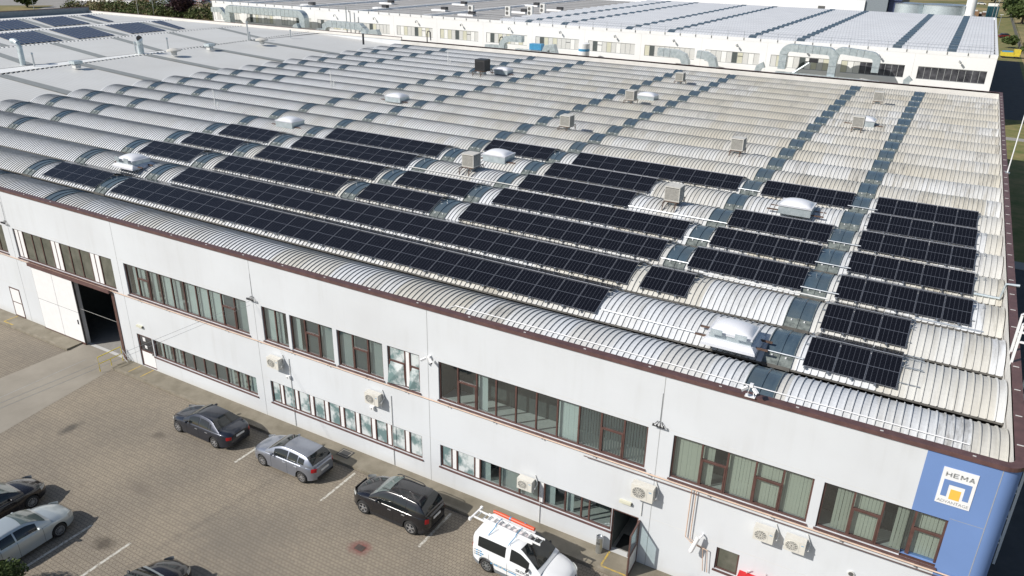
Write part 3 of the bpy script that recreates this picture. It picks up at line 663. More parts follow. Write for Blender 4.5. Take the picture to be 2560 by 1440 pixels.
    def patch2(nm, x0, x1, u0, mat, off=.009, nx=8, curve_=0.):
        m = MB(); g = []
        for i in range(nx+1):
            row = []
            for j in range(21):
                t = -1+2*j/20; u = 2-(2-u0)*abs(t); xe = lerp(x0, x1, i/nx)+curve_*(t*t)*(1-abs(2*i/nx-1)*0)
                y, z = G(xe, u); sl_ = (G(xe+.03, u)[1]-G(xe-.03, u)[1])/.06; nl = math.hypot(1, sl_)
                row.append((xe-sl_/nl*off, math.copysign(y, t), z+off/nl))
            g.append(row)
        m.grid(g, mat); return m.build(nm, root, smooth=60)
    for s in (-1, 1):
        for (a, b, u0, u1) in sp['side']:
            patch('side_window', a, b, u0, u1, s, 'car_glass')
    a, b = sp['ws']; patch2('windscreen', a, b, 1.10, sp.get('wsm', 'car_glass'), curve_=-.05)
    a, b = sp['rear']; patch2('rear_window', a, b, 1.12, 'car_glass', curve_=.03)
    # wheels
    wy = hw0*.965
    for cx in (xr, xf):
        for s in (-1, 1):
            w_ = empty('wheel', (cx, s*wy, rw)); w_.parent = root
            m = MB(); T = .21
            m.lathe([(rw*.64, 0), (rw*.93, 0), (rw, .025), (rw, T-.02), (rw*.93, T), (rw*.6, T)], 'black_rubber', axis='y', n=28)
            ty = m.build('tyre', w_, smooth=50); ty.scale = (1, -s, 1)
            m = MB(); m.lathe([(rw*.66, .0), (rw*.64, .02), (rw*.60, .05), (0, .06)], 'dark_metal', axis='y', n=20)
            m.lathe([(rw*.665, -.004), (rw*.665, .03), (rw*.61, .03), (rw*.61, -.004), (rw*.665, -.004)], sp.get('rim', 'alloy'), axis='y', n=28)
            ns = sp.get('spokes', 5)
            for k in range(ns):
                a_ = 2*pi*k/ns+.3; c, s2 = math.cos(a_), math.sin(a_)
                m.bar((c*rw*.08, .012, s2*rw*.08), (c*rw*.63, .006, s2*rw*.63), rw*sp.get('spw', .17), sp.get('rim', 'alloy'), .02, up=(0, 1, 0))
            m.lathe([(0, -.012), (rw*.16, -.01), (rw*.18, .02)], sp.get('rim', 'alloy'), axis='y', n=12)
            ri = m.build('rim', w_, smooth=40); ri.scale = (1, -s, 1)
    # lamps, plates, mirrors, handles
    def bodypatch(nm, x0, x1, z0f, z1f, side, mat, off=.01, nx=8, nz=5):
        m = MB(); g = []
        for i in range(nx+1):
            x = lerp(x0, x1, i/nx); p = sec(x)[4:12]; row = []
            for j in range(nz+1):
                z = lerp(z0f, z1f, j/nz); zs_ = [q[1] for q in p]; ys_ = [q[0] for q in p]
                y = float(np.interp(z, zs_, ys_)); dx = (hw(x+.01)-hw(x-.01))/.02; nl = math.hypot(1, dx); row.append((x-dx/nl*off, side*(y+off/nl), z))
            g.append(row)
        m.grid(g if side > 0 else [r[::-1] for r in g], mat); return m.build(nm, root, smooth=60)
    for s in (-1, 1):
        h0, h1 = sp['headz']; bodypatch('headlight', L-.34, L-.03, h0, h1, s, 'lamp_clear')
        t0, t1 = sp['tailz']; bodypatch('tail_light', .012, sp.get('taill', .20), t0, t1, s, 'lamp_red')
        m = MB(); mx = sp['mirx']; yb = hw(mx)*.93; zb = belt(mx)+.03
        m.lathe([(0, -.09), (.055, -.085), (.085, -.03), (.085, .04), (.06, .085), (0, .09)], sp.get('mirror', pm_), (0, 0, 0), axis='y', n=12)
        o = m.build('door_mirror', root, smooth=40); o.location = (mx, s*(yb+.12), zb+.08); o.scale = (.75, 1, .85)
        for hx in sp['handles']:
            m = MB(); y = hw(hx)*.985; m.box((hx-.09, s*(y-.02)-.012, belt(hx)-.17), (hx+.09, s*(y-.0)+.012, belt(hx)-.135), sp.get('handle', 'alloy')); m.build('door_handle', root)
    m = MB(); pz = sp['platez']; m.box((-.016, -.26, pz), (-.002, .26, pz+.11), 'plate_white')
    pl = m.build('licence_plate', root)
    m = MB(); m.box((-.012, -hw0*.62, .30), (.0, hw0*.62, .42), 'plastic_black'); m.build('bumper_insert', root)
    m = MB(); m.box((L-.03, -hw0*.44, sp['grille'][0]), (L+.004, hw0*.44, sp['grille'][1]), 'plastic_black'); m.build('grille', root)
    # dark shut lines of the doors
    m = MB()
    for hx in sp['seams']:
        for s in (-1, 1):
            p = sec(hx)[4:11]
            for q, r in zip(p[:-1], p[1:]): m.face([(hx-.006, s*(q[0]+.002), q[1]), (hx+.006, s*(q[0]+.002), q[1]), (hx+.006, s*(r[0]+.002), r[1]), (hx-.006, s*(r[0]+.002), r[1])], 'underbody')
    m.build('door_seams', root)
    # centre origin
    for c in root.children: c.location.x -= L/2
    if sp.get('extra'): sp['extra'](root, G, hw, belt, L)
    return root
sedan = dict(L=4.52, W=1.82, H=1.42, xr=1.0, xf=3.77, rw=.32, paint='paint_blue_black', wr=.56, deck=[(0, .90), (.25, 1.0), (.75, 1.04), (3.0, 1.0), (3.4, .97), (4.1, .84), (4.42, .70), (4.52, .58)],
    belt=[(0, .86), (.5, .94), (1.5, .93), (3.1, .88), (3.9, .76), (4.52, .56)], roof=[(.62, 1.0), (.95, 1.16), (1.35, 1.35), (1.75, 1.41), (2.2, 1.425), (2.55, 1.38), (2.9, 1.22), (3.3, .98)],
    side=[(1.24, 1.36, .16, .78), (1.42, 2.06, .13, .86), (2.13, 2.85, .13, .86)], ws=(2.52, 3.2), rear=(.74, 1.3), headz=(.58, .72), tailz=(.66, .84), mirx=2.86, handles=(1.5, 2.25), platez=.70, grille=(.3, .62), seams=(1.15, 2.1, 3.0), spokes=7)
hatch = dict(L=4.25, W=1.76, H=1.46, xr=.76, xf=3.37, rw=.315, paint='paint_silver_grey', wr=.56, deck=[(0, .92), (.3, .98), (3.0, 1.02), (3.4, .98), (3.9, .84), (4.18, .70), (4.25, .58)],
    belt=[(0, .90), (.6, .98), (1.6, .96), (2.9, .92), (3.6, .80), (4.25, .56)], roof=[(.10, 1.0), (.28, 1.20), (.52, 1.36), (.8, 1.42), (1.6, 1.46), (2.1, 1.44), (2.5, 1.33), (3.15, .99)],
    side=[(.62, .98, .22, .80), (1.03, 1.62, .13, .87), (1.69, 2.55, .13, .87)], ws=(2.14, 3.02), rear=(.13, .52), headz=(.60, .76), tailz=(.72, .92), mirx=2.55, handles=(1.1, 1.85), platez=.62, grille=(.3, .6), seams=(.98, 1.66, 2.72), spokes=9, spw=.12)
def rails(root, G, hw, belt, L):
    for s in (-1, 1):
        m = MB(); m.tube([(1.0-L/2, s*.56, 1.62), (1.15-L/2, s*.58, 1.68), (1.9-L/2, s*.585, 1.70), (2.4-L/2, s*.575, 1.69), (2.55-L/2, s*.56, 1.62)], .022, 'plastic_black', 6); m.build('roof_rail', root, smooth=40)
    m = MB(); m.box((-.4-.9, -.93, .26), (.9, -.9, .33), 'plastic_grey'); m.build('side_sill', root)
suv = dict(L=4.32, W=1.84, H=1.63, xr=.83, xf=3.49, rw=.35, paint='paint_black', wr=.60, deck=[(0, 1.0), (.3, 1.08), (3.0, 1.13), (3.4, 1.10), (3.95, .98), (4.22, .86), (4.32, .70)],
    belt=[(0, 1.02), (.6, 1.08), (1.6, 1.07), (2.9, 1.04), (3.6, .96), (4.32, .68)], roof=[(.10, 1.10), (.25, 1.32), (.45, 1.52), (.7, 1.60), (1.6, 1.63), (2.2, 1.60), (2.6, 1.46), (3.15, 1.12)],
    side=[(.60, 1.05, .20, .80), (1.12, 1.75, .12, .88), (1.82, 2.62, .12, .88)], ws=(2.22, 3.02), rear=(.14, .50), wsm='car_glass_pale', headz=(.78, .96), tailz=(.76, 1.0), taill=.13, mirx=2.58, handles=(1.2, 1.95), platez=.78, grille=(.62, .86), seams=(1.08, 1.78, 2.82), spokes=5, spw=.2, nose=5.5, extra=rails, lower='plastic_black')
van = dict(L=4.41, W=1.79, H=1.80, xr=.88, xf=3.56, rw=.32, paint='paint_white', wr=.66, deck=[(0, 1.0), (.3, 1.05), (3.0, 1.12), (3.4, 1.10), (3.95, 1.0), (4.28, .86), (4.41, .68)],
    belt=[(0, 1.0), (.6, 1.06), (2.9, 1.04), (3.6, .96), (4.1, .84), (4.41, .64)], roof=[(.03, 1.06), (.10, 1.40), (.2, 1.68), (.4, 1.77), (1.0, 1.80), (2.0, 1.80), (2.35, 1.76), (2.7, 1.58), (3.4, 1.09)],
    side=[(.42, 1.75, .16, .80), (1.98, 2.86, .13, .84)], ws=(2.42, 3.28), rear=(.06, .16), headz=(.70, .92), tailz=(.86, 1.25), taill=.10, mirx=2.86, mirror='plastic_black', handles=(1.68, 2.05), handle='plastic_grey', platez=.80, grille=(.45, .68), seams=(1.0, 1.88, 2.9), spokes=8, spw=.10, rim='steel', nose=5.5, lower='plastic_grey', tumble=.97)
def place(o, x, y, rz): o.location = (x, y, .0); o.rotation_euler = (0, 0, rz)
GP = 'cars parked nose-out or alongside in the factory car park'
c = make_car('parked_car', sedan); place(c, -34.32, -2.60, pi); tag(c, 'dark blue-grey four-door saloon parked below the lower window band, farthest from the van', 'car', GP)
c = make_car('parked_car', hatch); place(c, -28.62, -2.42, pi); tag(c, 'silver-grey hatchback parked along the sidewalk beside the hatch cover', 'car', GP)
c = make_car('parked_car', suv); place(c, -21.95, -2.58, pi); tag(c, 'glossy black SUV with roof rails parked along the sidewalk', 'car', GP)
V = make_car('parked_van', van); place(V, -15.22, -2.82, rad(-1.5)); tag(V, 'white panel van with a ladder and orange tube on its roof', 'van')
s4 = dict(hatch); s4.update(paint='paint_silver_green', spokes=12, spw=.07, rim='alloy', wsm='car_glass_pale')
c = make_car('parked_car', s4); place(c, -34.40, -12.62, rad(91)); tag(c, 'pale silver hatchback facing the factory between painted bay lines', 'car', GP)
s5 = dict(hatch); s5.update(paint='paint_dark', spokes=12, spw=.07, wsm='car_glass_pale')
c = make_car('parked_car', s5); place(c, -37.22, -12.15, rad(91)); tag(c, 'black hatchback facing the factory, cut by the left edge of the photo', 'car', GP)
s6 = dict(hatch); s6.update(paint='paint_dark', roofpaint='paint_silver_green')  # pale cabin colour stands in for sky reflected by the dark roof
c = make_car('parked_car', s6); place(c, -27.15, -12.25, rad(90)); tag(c, 'black car with sky reflection painted on roof, cut by the bottom edge of the photo', 'car', GP)
# writing on the van side
vb_ = MB()
for x0, x1, z in ((.3, .62, .98), (.3, .66, .86), (.3, .6, .75), (1.1, 1.75, .60), (1.8, 2.3, .58)):
    x = x0
    while x < x1: vb_.box((x-2.205, -.899, z), (x+.075-2.205, -.885, z+.045), 'blue_paint' if int(x*13) % 3 else 'steel'); x += .09
vb_.box((.9-2.205, -.900, .67), (2.9-2.205, -.885, .685), 'plastic_grey')
vb_.build('side_lettering', V)
text_mesh('lettering', 'SILDOR', .19, 'plastic_grey', V, (2.62-2.205, -.899, .86), (pi/2, 0, 0), .003, bold=.0)
# ladder, straps and tube on the van roof
lad = empty('ladder', (-15.9, -2.86, 1.93), rad(-3.5)); tag(lad, 'white aluminium extension ladder strapped on the van roof', 'ladder')
for o_, (x0, x1, z) in enumerate(((-1.75, 1.2, 0), (-1.2, 1.55, .09))):
    for s in (-1, 1):
        m = MB(); m.box((x0, s*(.21-.03*o_)-.02, z), (x1, s*(.21-.03*o_)+.02, z+.075), 'white_paint'); m.build('rail', lad)
    m = MB(); x = x0+.15
    while x < x1: m.box((x, -.2, z+.02), (x+.035, .2, z+.05), 'steel'); x += .28
    m.build('rungs', lad)
m = MB(); m.bar((-1.75, -.42, .03), (-1.75, .42, .03), .07, 'white_paint')
for s in (-1, 1): m.box((-1.8, s*.42-.05, -.02), (-1.7, s*.42+.05, .1), 'white_paint')
m.build('stabiliser_bar', lad)
m = MB()
for x in (-.55, .45): m.box((x-.03, -.62, -.10), (x+.03, .3, .175), 'blue_paint') if False else m.tube([(x-.1, -.68, -.13), (x-.03, -.3, .03), (x, -.2, .18), (x, .2, .18), (x+.03, .34, -.08)], .018, 'blue_paint', 5)
m.build('strap', lad)
tb = MB(); tb.tube([(-17.0, -2.33, 2.04), (-16.6, -2.345, 2.04), (-15.2, -2.42, 2.04), (-15.0, -2.43, 2.04)], [.07, .085, .085, .078], 'orange_plastic', 12)
o = tb.build('pipe_tube', smooth=50); tag(o, 'orange plastic tube lying beside the ladder on the van roof', 'tube')
m = MB()
for x in (-16.2, -15.5): m.tube([(x, -2.375-.02*(x+16), 2.04), (x+.07, -2.378-.02*(x+16), 2.04)], .09, 'blue_paint', 12)
m.build('tape', o)
# ------------------------------------------------------------------ solar modules
PW, PL = 1.134, 1.722; PITCHX = 1.163
b0 = np.array([.33, 8.715]); b1 = np.array([1.91, 9.255]); fang = math.atan2(b1[1]-b0[1], b1[0]-b0[0])
def module(front=True):
    m = MB(); t = .035
    for a, b in (((0, 0, 0), (PW, .012, t)), ((0, PL-.012, 0), (PW, PL, t)), ((0, .012, 0), (.012, PL-.012, t)), ((PW-.012, .012, 0), (PW, PL-.012, t))): m.box(a, b, 'solar_frame')
    o = m.build('solar_panel')
    g = MB(); g.face([(0, 0, 0), (PW-.024, 0, 0), (PW-.024, PL-.024, 0), (0, PL-.024, 0)], 'solar_cells'); g.face([(0, 0, -.02), (0, PL-.024, -.02), (PW-.024, PL-.024, -.02), (PW-.024, 0, -.02)], 'grey_white')
    c = g.build('cell_glass', o); c.location = (.012, .012, .031)
    return o
ARR = {1: [(-58.3, 5, 'left'), (-50.85, 30, 'a')], 2: [(-49.75, 29, 'a'), (-15.35, 2, 'b')], 3: [(-58.6, 5, 'left'), (-50.1, 10, 'a'), (-36.6, 5, 'b'), (-28.62, 11, 'c'), (-14.2, 5, 'd')],
       4: [(-58.5, 5, 'left'), (-50.05, 10, 'a'), (-36.5, 5, 'b'), (-28.6, 11, 'c'), (-14.2, 5, 'd')], 5: [(-58.6, 5, 'left'), (-50.1, 10, 'a'), (-28.87, 7, 'c'), (-14.25, 5, 'd')],
       6: [(-50.0, 10, 'a'), (-28.85, 7, 'c')], 7: [(-36.45, 5, 'b'), (-28.5, 11, 'c'), (-14.1, 5, 'd')]}
for k in range(1, 8): ARR[k].append((-6.86, 3 if k < 3 else 5, 'right'))
ROWN = {1: 'second', 2: 'third', 3: 'fourth', 4: 'fifth', 5: 'sixth', 6: 'seventh', 7: 'eighth'}
proto = module(); first = True; back_list = []
fr = MB()
def xform(k, front):
    v = Y0+k*P
    if front: return Vector((0, v+b0[0], b0[1]-.03)), fang
    return Vector((0, v+2.09, 9.25)), -rad(19)
rails_ = {}
for k in sorted(ARR):
    lst = sorted(ARR[k]); v = Y0+k*P
    for bi, (xs, n, nm) in enumerate(lst):
        blk = {0: 'leftmost', len(lst)-1: 'rightmost'}.get(bi, ord_(bi+1)+' block from the left') + ('' if 0 < bi < len(lst)-1 else ' block')
        gname = 'solar panels of the %s in the %s vault row' % (blk, ROWN[k])
        for i in range(n):
            for front in (True, False):
                if not front: back_list.append((k, xs+i*PITCHX, i, n, blk, gname)); continue
                o = proto if first else copy_tree(proto); first = False
                p, a = xform(k, True); o.location = (xs+i*PITCHX, p.y, p.z); o.rotation_euler = (a, 0, 0)
                tag(o, '%s solar panel of front slope, %s, %s vault row' % (ord_(i+1), blk, ROWN[k]), 'solar panel', gname)
        m = MB()
        for f_, q in ((True, .25), (True, .78), (False, .3), (False, .8)):
            p, a = xform(k, f_); yy = p.y+math.cos(a)*PL*q+.03*math.sin(a); zz = p.z+math.sin(a)*PL*q-.05
            m.bar((xs-.18, yy, zz), (xs+n*PITCHX+(.15 if nm != 'right' or k > 1 else .75), yy, zz), .04, 'steel')
        x = xs+.1
        while x < xs+n*PITCHX:
            y, z, ny, nz = vy(.15); m.box((x-.04, v+y-.28, z-.0), (x+.04, v+y+.05, z+.08), 'steel') ; x += PITCHX*.75
            y, z, ny, nz = vy(.5); m.bar((x, v+1.83, z+.0), (x, v+1.83, Z0+.93), .04, 'steel')
        o = m.build('mounting_rails'); tag(o, 'aluminium rails under %s, %s vault row' % (blk, ROWN[k]), 'mounting rails', 'aluminium rails under the solar panels')
back_list.sort(key=lambda e: (math.hypot(Y0+e[0]*P-CP.y, e[1]-CP.x)))
rest = MB()
for q, (k, x, i, n, blk, gname) in enumerate(back_list):
    p, a = xform(k, False)
    if q < 66:
        o = copy_tree(proto); o.location = (x, p.y, p.z); o.rotation_euler = (a, 0, 0)
        tag(o, '%s solar panel of rear slope, %s, %s vault row' % (ord_(i+1), blk, ROWN[k]), 'solar panel', gname)
    else:
        M4 = Matrix.Translation((x, p.y, p.z)) @ Matrix.Rotation(a, 4, 'X')
        rest.box((0, 0, 0), (PW, .012, .035), 'solar_frame', M4); rest.box((0, PL-.012, 0), (PW, PL, .035), 'solar_frame', M4); rest.box((0, .012, 0), (.012, PL-.012, .035), 'solar_frame', M4); rest.box((PW-.012, .012, 0), (PW, PL-.012, .035), 'solar_frame', M4)
        rest.box((.012, .012, .0), (PW-.012, PL-.012, .031), 'solar_back', M4) if 'solar_back' in M else rest.box((.012, .012, .0), (PW-.012, PL-.012, .031), plain('solar_back', (.008, .009, .014), .10, 0, .3), M4)
o = rest.build('solar_panels'); tag(o, 'remaining dark solar panels on the rear slopes of the vaults', 'solar panels', None, 'stuff')
# cable trays and lightning conductor running across the roof
def runs(name, label, cat, pts, r, mname, group=None):
    m = MB(); m.tube(pts, r, mname, 6); o = m.build(name); return tag(o, label, cat, group)
def on(k, s, x, d=.1):
    y, z, ny, nz = vy(s); return (x, Y0+k*P+y+ny*d, z+nz*d)
runs('lightning_wire', 'thin white conductor wire held above the first vault row along the facade', 'wire', [on(0, .12, -22.5, .05)]+[on(0, .30, x, .07) for x in (-21.5, -14, -7, -.9)]+[on(0, .1, -.85, .05)], .022, 'white_paint')
tr = 'metal cable trays crossing the vault rows'
runs('cable_tray', 'grey cable tray along the second vault row from the long array to the three-panel block', 'cable tray', [on(1, .20, x) for x in (-15.8, -11, -6.9)], .032, 'steel', tr)
runs('cable_tray', 'bright cable tray behind the two-panel block on the third vault row', 'cable tray', [on(2, .70, x, .22) for x in (-13.0, -10, -7.0)], .04, 'grey_white', tr)
runs('cable_tray', 'cable tray in front of the nearest louvred cooler, sixth vault row', 'cable tray', [on(5, .16, x, .12) for x in (-20.7, -17, -14.3)], .03, 'steel', tr)
runs('cable_tray', 'cable tray on the sixth vault row in front of the left louvred cooler', 'cable tray', [on(5, .16, x, .12) for x in (-38.3, -33, -28.9)], .03, 'grey_white', tr)
runs('cable_tray', 'cable tray on the third vault row beyond the right block towards the edge', 'cable tray', [on(2, .72, x, .2) for x in (-3.3, -.6)], .035, 'steel', tr)
runs('cable_tray', 'blue-grey cable duct leading over the brown roof edge at the right', 'cable duct', [on(4, .16, -1.0, .1), on(4, .16, .1, .1), (.2, Y0+4*P+.5, 9.52), (.75, Y0+4*P+.5, 9.55)], .07, 'galvanised', tr)
for k in (3, 4, 5, 7): runs('cable_tray', 'short cable tray bridging the skylight band on the %s vault row near the right block' % ROWN[k], 'cable tray', [on(k, .18, -8.5, .12), on(k, .18, -6.7, .12)], .032, 'steel', tr)
for k in (3, 4, 7): runs('cable_tray', 'short cable tray bridging the second skylight band on the %s vault row' % ROWN[k], 'cable tray', [on(k, .18, -15.7, .12), on(k, .18, -14.2, .12)], .03, 'steel', tr)
# ------------------------------------------------------------------ smoke vents
def vent(big):
    e = empty('smoke_vent'); m = MB(); a, b = (1.02, .82) if big else (.98, .78)
    if big:
        m.grid([[(-a-.3, -b-.3, -.30), (a+.3, -b-.3, -.30), (a+.3, b+.26, -.30), (-a-.3, b+.26, -.30)], [(-a-.28, -b-.28, -.17), (a+.28, -b-.28, -.17), (a+.28, b+.24, -.17), (-a-.28, b+.24, -.17)], [(-a-.1, -b-.1, .0), (a+.1, -b-.1, .0), (a+.1, b+.1, .0), (-a-.1, b+.1, .0)], [(-a, -b, .04), (a, -b, .04), (a, b, .04), (-a, b, .04)]], 'vent_white', wrap=True)
        m.build('flashing', e); m = MB()
        for x in (-.62, .55): m = MB(); m.box((x-.28, -b-.24, .34), (x+.28, -b-.2, .60), 'galvanised'); m.build('wind_deflector', e)
        m = MB()
    m.box((-a, -b, -.25), (a, b, .30), 'galvanised'); m.build('curb', e)
    m = MB(); m.box((-a-.05, -b-.05, .301), (a+.05, b+.05, .40), 'vent_white'); m.build('rim', e)
    m = MB(); g = []
    for i in range(15):
        u = -1+2*i/14; row = []
        for j in range(15):
            v = -1+2*j/14; h = ((1-u**2)*(1-v**2))**.55; row.append((u*a*.97, v*b*.97, .395+.34*h))
        g.append(row)
    m.grid(g, 'dome_plastic'); m.build('dome', e, smooth=60)
    m = MB()
    for y in (-b*.62, b*.55): m.box((-a-.75, y-.05, -.16), (a+.75, y+.05, -.08), 'rust')
    m.build('support_bar', e)
    return e
vg = 'white domed smoke vents on the vaulted roof'
vb1 = vent(True); vs1 = vent(False); ub, us_ = [0], [0]
VL = [(-9.75, 5.0, True, 'white domed smoke vent with flaps nearest the facade, right part of the roof'), (-54.5, 9.3, True, 'white domed smoke vent with raised flap near the left end of the solar panels'),
 (-55.2, 25.6, False, 'domed smoke vent on bare roof just behind the leftmost solar panels'), (-33.45, 25.6, False, 'domed smoke vent behind the louvred cooler amid the middle solar panels'), (-11.1, 24.9, False, 'domed smoke vent standing in front of the rightmost small solar block'),
 (-55.0, 40.9, False, 'domed smoke vent alone on the left middle of the bare vaults'), (-55.7, 64.3, False, 'domed smoke vent beside the dark box unit near the far wall'), (-33.3, 57.3, False, 'domed smoke vent behind a cooler at mid roof, far rows'), (-11.1, 56.9, False, 'domed smoke vent behind a cooler between the two right skylight bands')]
for x, y, big, lab in VL:
    src = vb1 if big else vs1; cnt = ub if big else us_
    o = src if cnt[0] == 0 else copy_tree(src); cnt[0] += 1
    o.location = (x, y, 9.15 if big else 9.05); o.scale = (.86, .86, .86) if big else (1, 1, .9); tag(o, lab, 'smoke vent', vg)
# evaporative coolers
def cooler(dark):
    e = empty('roof_cooler'); c = 'dark_metal' if dark else 'cooler_case'; w = .62
    m = MB(); m.box((-w, -w, .32), (w, w, .40), c); m.box((-w, -w, 1.42), (w, w, 1.52), c)
    for sx in (-1, 1):
        for sy in (-1, 1): m.box((sx*w-.06*(sx > 0)-0*(sx < 0), sy*w-.06*(sy > 0), .4), (sx*w+.06*(sx < 0), sy*w+.06*(sy < 0), 1.42), c)
    m.box((-w+.06, -w+.06, .4), (w-.06, w-.06, 1.42), 'grille_dark'); m.build('casing', e)
    m = MB()
    for i in range(11):
        z = .44+i*.088
        for sy in (-1, 1): m.bar((-w+.06, sy*(w-.03), z), (w-.06, sy*(w-.03), z), .05, c, .035)
        for sx in (-1, 1): m.bar((sx*(w-.03), -w+.06, z), (sx*(w-.03), w-.06, z), .05, c, .035)
    m.build('louvres', e)
    for sx, sy in ((-1, -1), (1, -1), (-1, 1), (1, 1)):
        m = MB(); x = sx*.5; m.bar((x, sy*.6, .3), (x, sy*1.25, .3), .05, 'rust'); m.bar((x, sy*1.25, .3), (x, sy*1.25, -.32), .05, 'rust'); m.bar((x, sy*.7, .28), (x, sy*1.2, -.1), .04, 'rust'); m.build('leg', e)
    m = MB(); m.box((-w-.0, -w-.05, .24), (w, w+.05, .31), 'rust'); m.box((-.3, -.3, -.2), (.3, .3, .24), 'galvanised'); m.build('base_frame', e)
    return e
c0 = cooler(False); ck = [0]; cg = 'louvred evaporative coolers on rusty legs on the roof'
for x, y, lab in ((-33.4, 21.6, 'beige louvred cooler on rusty legs beside the middle smoke vent'), (-18.15, 21.8, 'beige louvred cooler nearest the viewer, between two solar blocks'), (-33.8, 38.2, 'louvred cooler on rusty legs alone just beyond the middle solar panels'), (-18.3, 37.9, 'louvred cooler right of centre on bare vaults behind the long solar row'),
                  (-34.0, 54.1, 'louvred cooler in front of the mid-roof smoke vent'), (-33.9, 70.0, 'louvred cooler nearest the far wall, middle of the roof'), (-11.25, 53.4, 'louvred cooler in front of the vent between the right skylight bands'), (-11.3, 69.6, 'louvred cooler nearest the far wall at the right of the roof')):
    o = c0 if ck[0] == 0 else copy_tree(c0); ck[0] += 1; o.location = (x, y, 9.02); o.scale = (.8, .8, .8); tag(o, lab, 'roof cooler', cg)
o = cooler(True); o.location = (-57.2, 61.5, 9.1); o.scale = (1.15, 1.15, 1.15); tag(o, 'dark louvred box unit beside a smoke vent near the far wall', 'roof cooler')
for x, y, lab in ((-65.6, 26.3, 'thin white vent pipe standing on the left vaults, nearest of three'), (-65.4, 42.4, 'thin white vent pipe standing on the left vaults, middle of three'), (-65.2, 65.5, 'thin white vent pipe standing on the left vaults, farthest of three')):
    e = empty('vent_pipe', (x, y, 9.0)); tag(e, lab, 'vent pipe', 'thin white vent pipes on the left vaults')
    m = MB(); m.tube([(0, 0, 0), (0, 0, 1.75), (-.05, 0, 1.85), (-.16, 0, 1.88)], .05, 'grey_white', 8); m.build('pipe', e, smooth=50)
    m = MB(); m.tube([(.3, .1, 0), (.3, .1, .8)], .045, 'grey_white', 8); m.bar((0, 0, .55), (.3, .1, .5), .04, 'grey_white'); m.build('stub_pipe', e)
# ------------------------------------------------------------------ wall-mounted air conditioners
def wall_ac(w_):
    e = empty('air_conditioner'); w, h, d = w_*.80, w_*.58, .32; m = MB(); m.box((0, -d-.1, 0), (w, -.1, h), 'ac_case'); m.build('casing', e)
    m = MB(); cx, cz, r = w*.36, h*.5, h*.40
    m.lathe([(0, -d-.104), (r, -d-.104)], 'grille_dark', (cx, 0, 0), axis='y', n=24) if False else None
    pts = [(cx+r*math.cos(a), -d-.103, cz+r*math.sin(a)) for a in [2*pi*i/24 for i in range(24)]]; m.face(pts[::-1], 'grille_dark')
    for q in (.35, .6, .85, 1.0): m.tube([(cx+r*q*math.cos(a), -d-.108, cz+r*q*math.sin(a)) for a in [2*pi*i/20 for i in range(21)]], .008, 'ac_case', 4, caps=False)
    for i in range(12):
        a = 2*pi*i/12; m.bar((cx+.03*math.cos(a), -d-.11, cz+.03*math.sin(a)), (cx+r*math.cos(a), -d-.11, cz+r*math.sin(a)), .012, 'ac_case')
    m.build('fan_grille', e)
    m = MB(); m.box((w*.72, -d-.106, h*.1), (w*.725, -d-.1, h*.95), 'joint_grey'); m.box((w*.8, -d-.106, h*.72), (w*.93, -d-.1, h*.76), 'blue_paint'); m.build('side_panel', e)
    m = MB()
    for x in (w*.15, w*.85): m.box((x-.02, -d-.05, -.05), (x+.02, 0, -.005), 'white_paint'); m.box((x-.02, -.03, -.3), (x+.02, 0, -.05), 'white_paint')
    m.build('bracket', e); m = MB(); m.tube([(w, -.3, h*.35), (w+.1, -.3, h*.3), (w+.12, -.1, h*.6), (w*.95, -.02, h+.15)], .025, 'grey_white', 6); m.build('hose', e)
    return e
ag = 'air conditioner units on the front wall'
for x, z, w_, lab in ((-31.95, 3.66, 1.0, 'leftmost air conditioner on the front wall, below the two-pane window'), (-25.45, 3.62, 1.02, 'air conditioner on the wall below the three-pane windows'), (-16.98, 2.0, .92, 'air conditioner partly covering the lower window band'), (-11.75, 3.68, 1.15, 'largest air conditioner, mounted above the entrance door'), (-6.88, 3.78, .92, 'left one of the close pair of air conditioners near the right corner'), (-5.76, 3.80, .92, 'right one of the close pair of air conditioners near the right corner')):
    o = wall_ac(w_); o.location = (x, 0, z); tag(o, lab, 'air conditioner', ag)
# brackets, cameras and lamps on the wall
for x, lab in ((-32.9, 'star-shaped cable bracket on the wall left of the two-pane window'), (-11.0, 'star-shaped cable bracket on the wall right of the long window band'), (-54.95, 'star-shaped cable bracket near the left edge of the photo')):
    m = MB(); m.box((-.35, -.25, -.02), (.35, -.2, .02), 'dark_metal')
    for q in (-.3, -.1, .1, .3): m.bar((q, -.22, 0), (q*.4, 0, .2), .025, 'dark_metal'); m.box((q-.03, -.26, 0), (q+.03, -.18, .12), 'dark_metal')
    m.tube([(0, -.02, .2), (0, -.01, 2.0)], .012, 'joint_grey', 5)
    o = m.build('cable_bracket', loc=(x, 0, 7.15)); o.scale = (.7, .8, .7); tag(o, lab, 'cable bracket', 'star-shaped cable brackets on the front wall')
def cctv(loc, lab, k=1.):
    e = empty('security_camera', loc); tag(e, lab, 'camera'); m = MB(); m.box((-.06, -.14*k, -.06), (.06, 0, .06), 'white_paint'); m.build('mount', e)
    for s in (-1, 1):
        m = MB(); M4 = Matrix.Translation((s*.1, -.18, -.04)) @ Matrix.Rotation(s*.9, 4, 'Z') @ Matrix.Rotation(.4, 4, 'X'); m.box((-.05, -.26, -.05), (.05, 0, .05), 'white_paint', M4); m.box((-.04, -.265, -.04), (.04, -.26, .04), 'dark_metal', M4); m.build('camera_head', e)
    return e
cctv((-21.8, 0, 7.02), 'white twin security camera on the wall at the upper left corner of the long window')
e = cctv((-7.85, -.05, 9.95), 'white twin security camera on a frame above the brown roof edge'); m = MB()
for s in (-1, 1): m.bar((s*.12, .0, -.48), (s*.03, .0, .0), .025, 'white_paint')
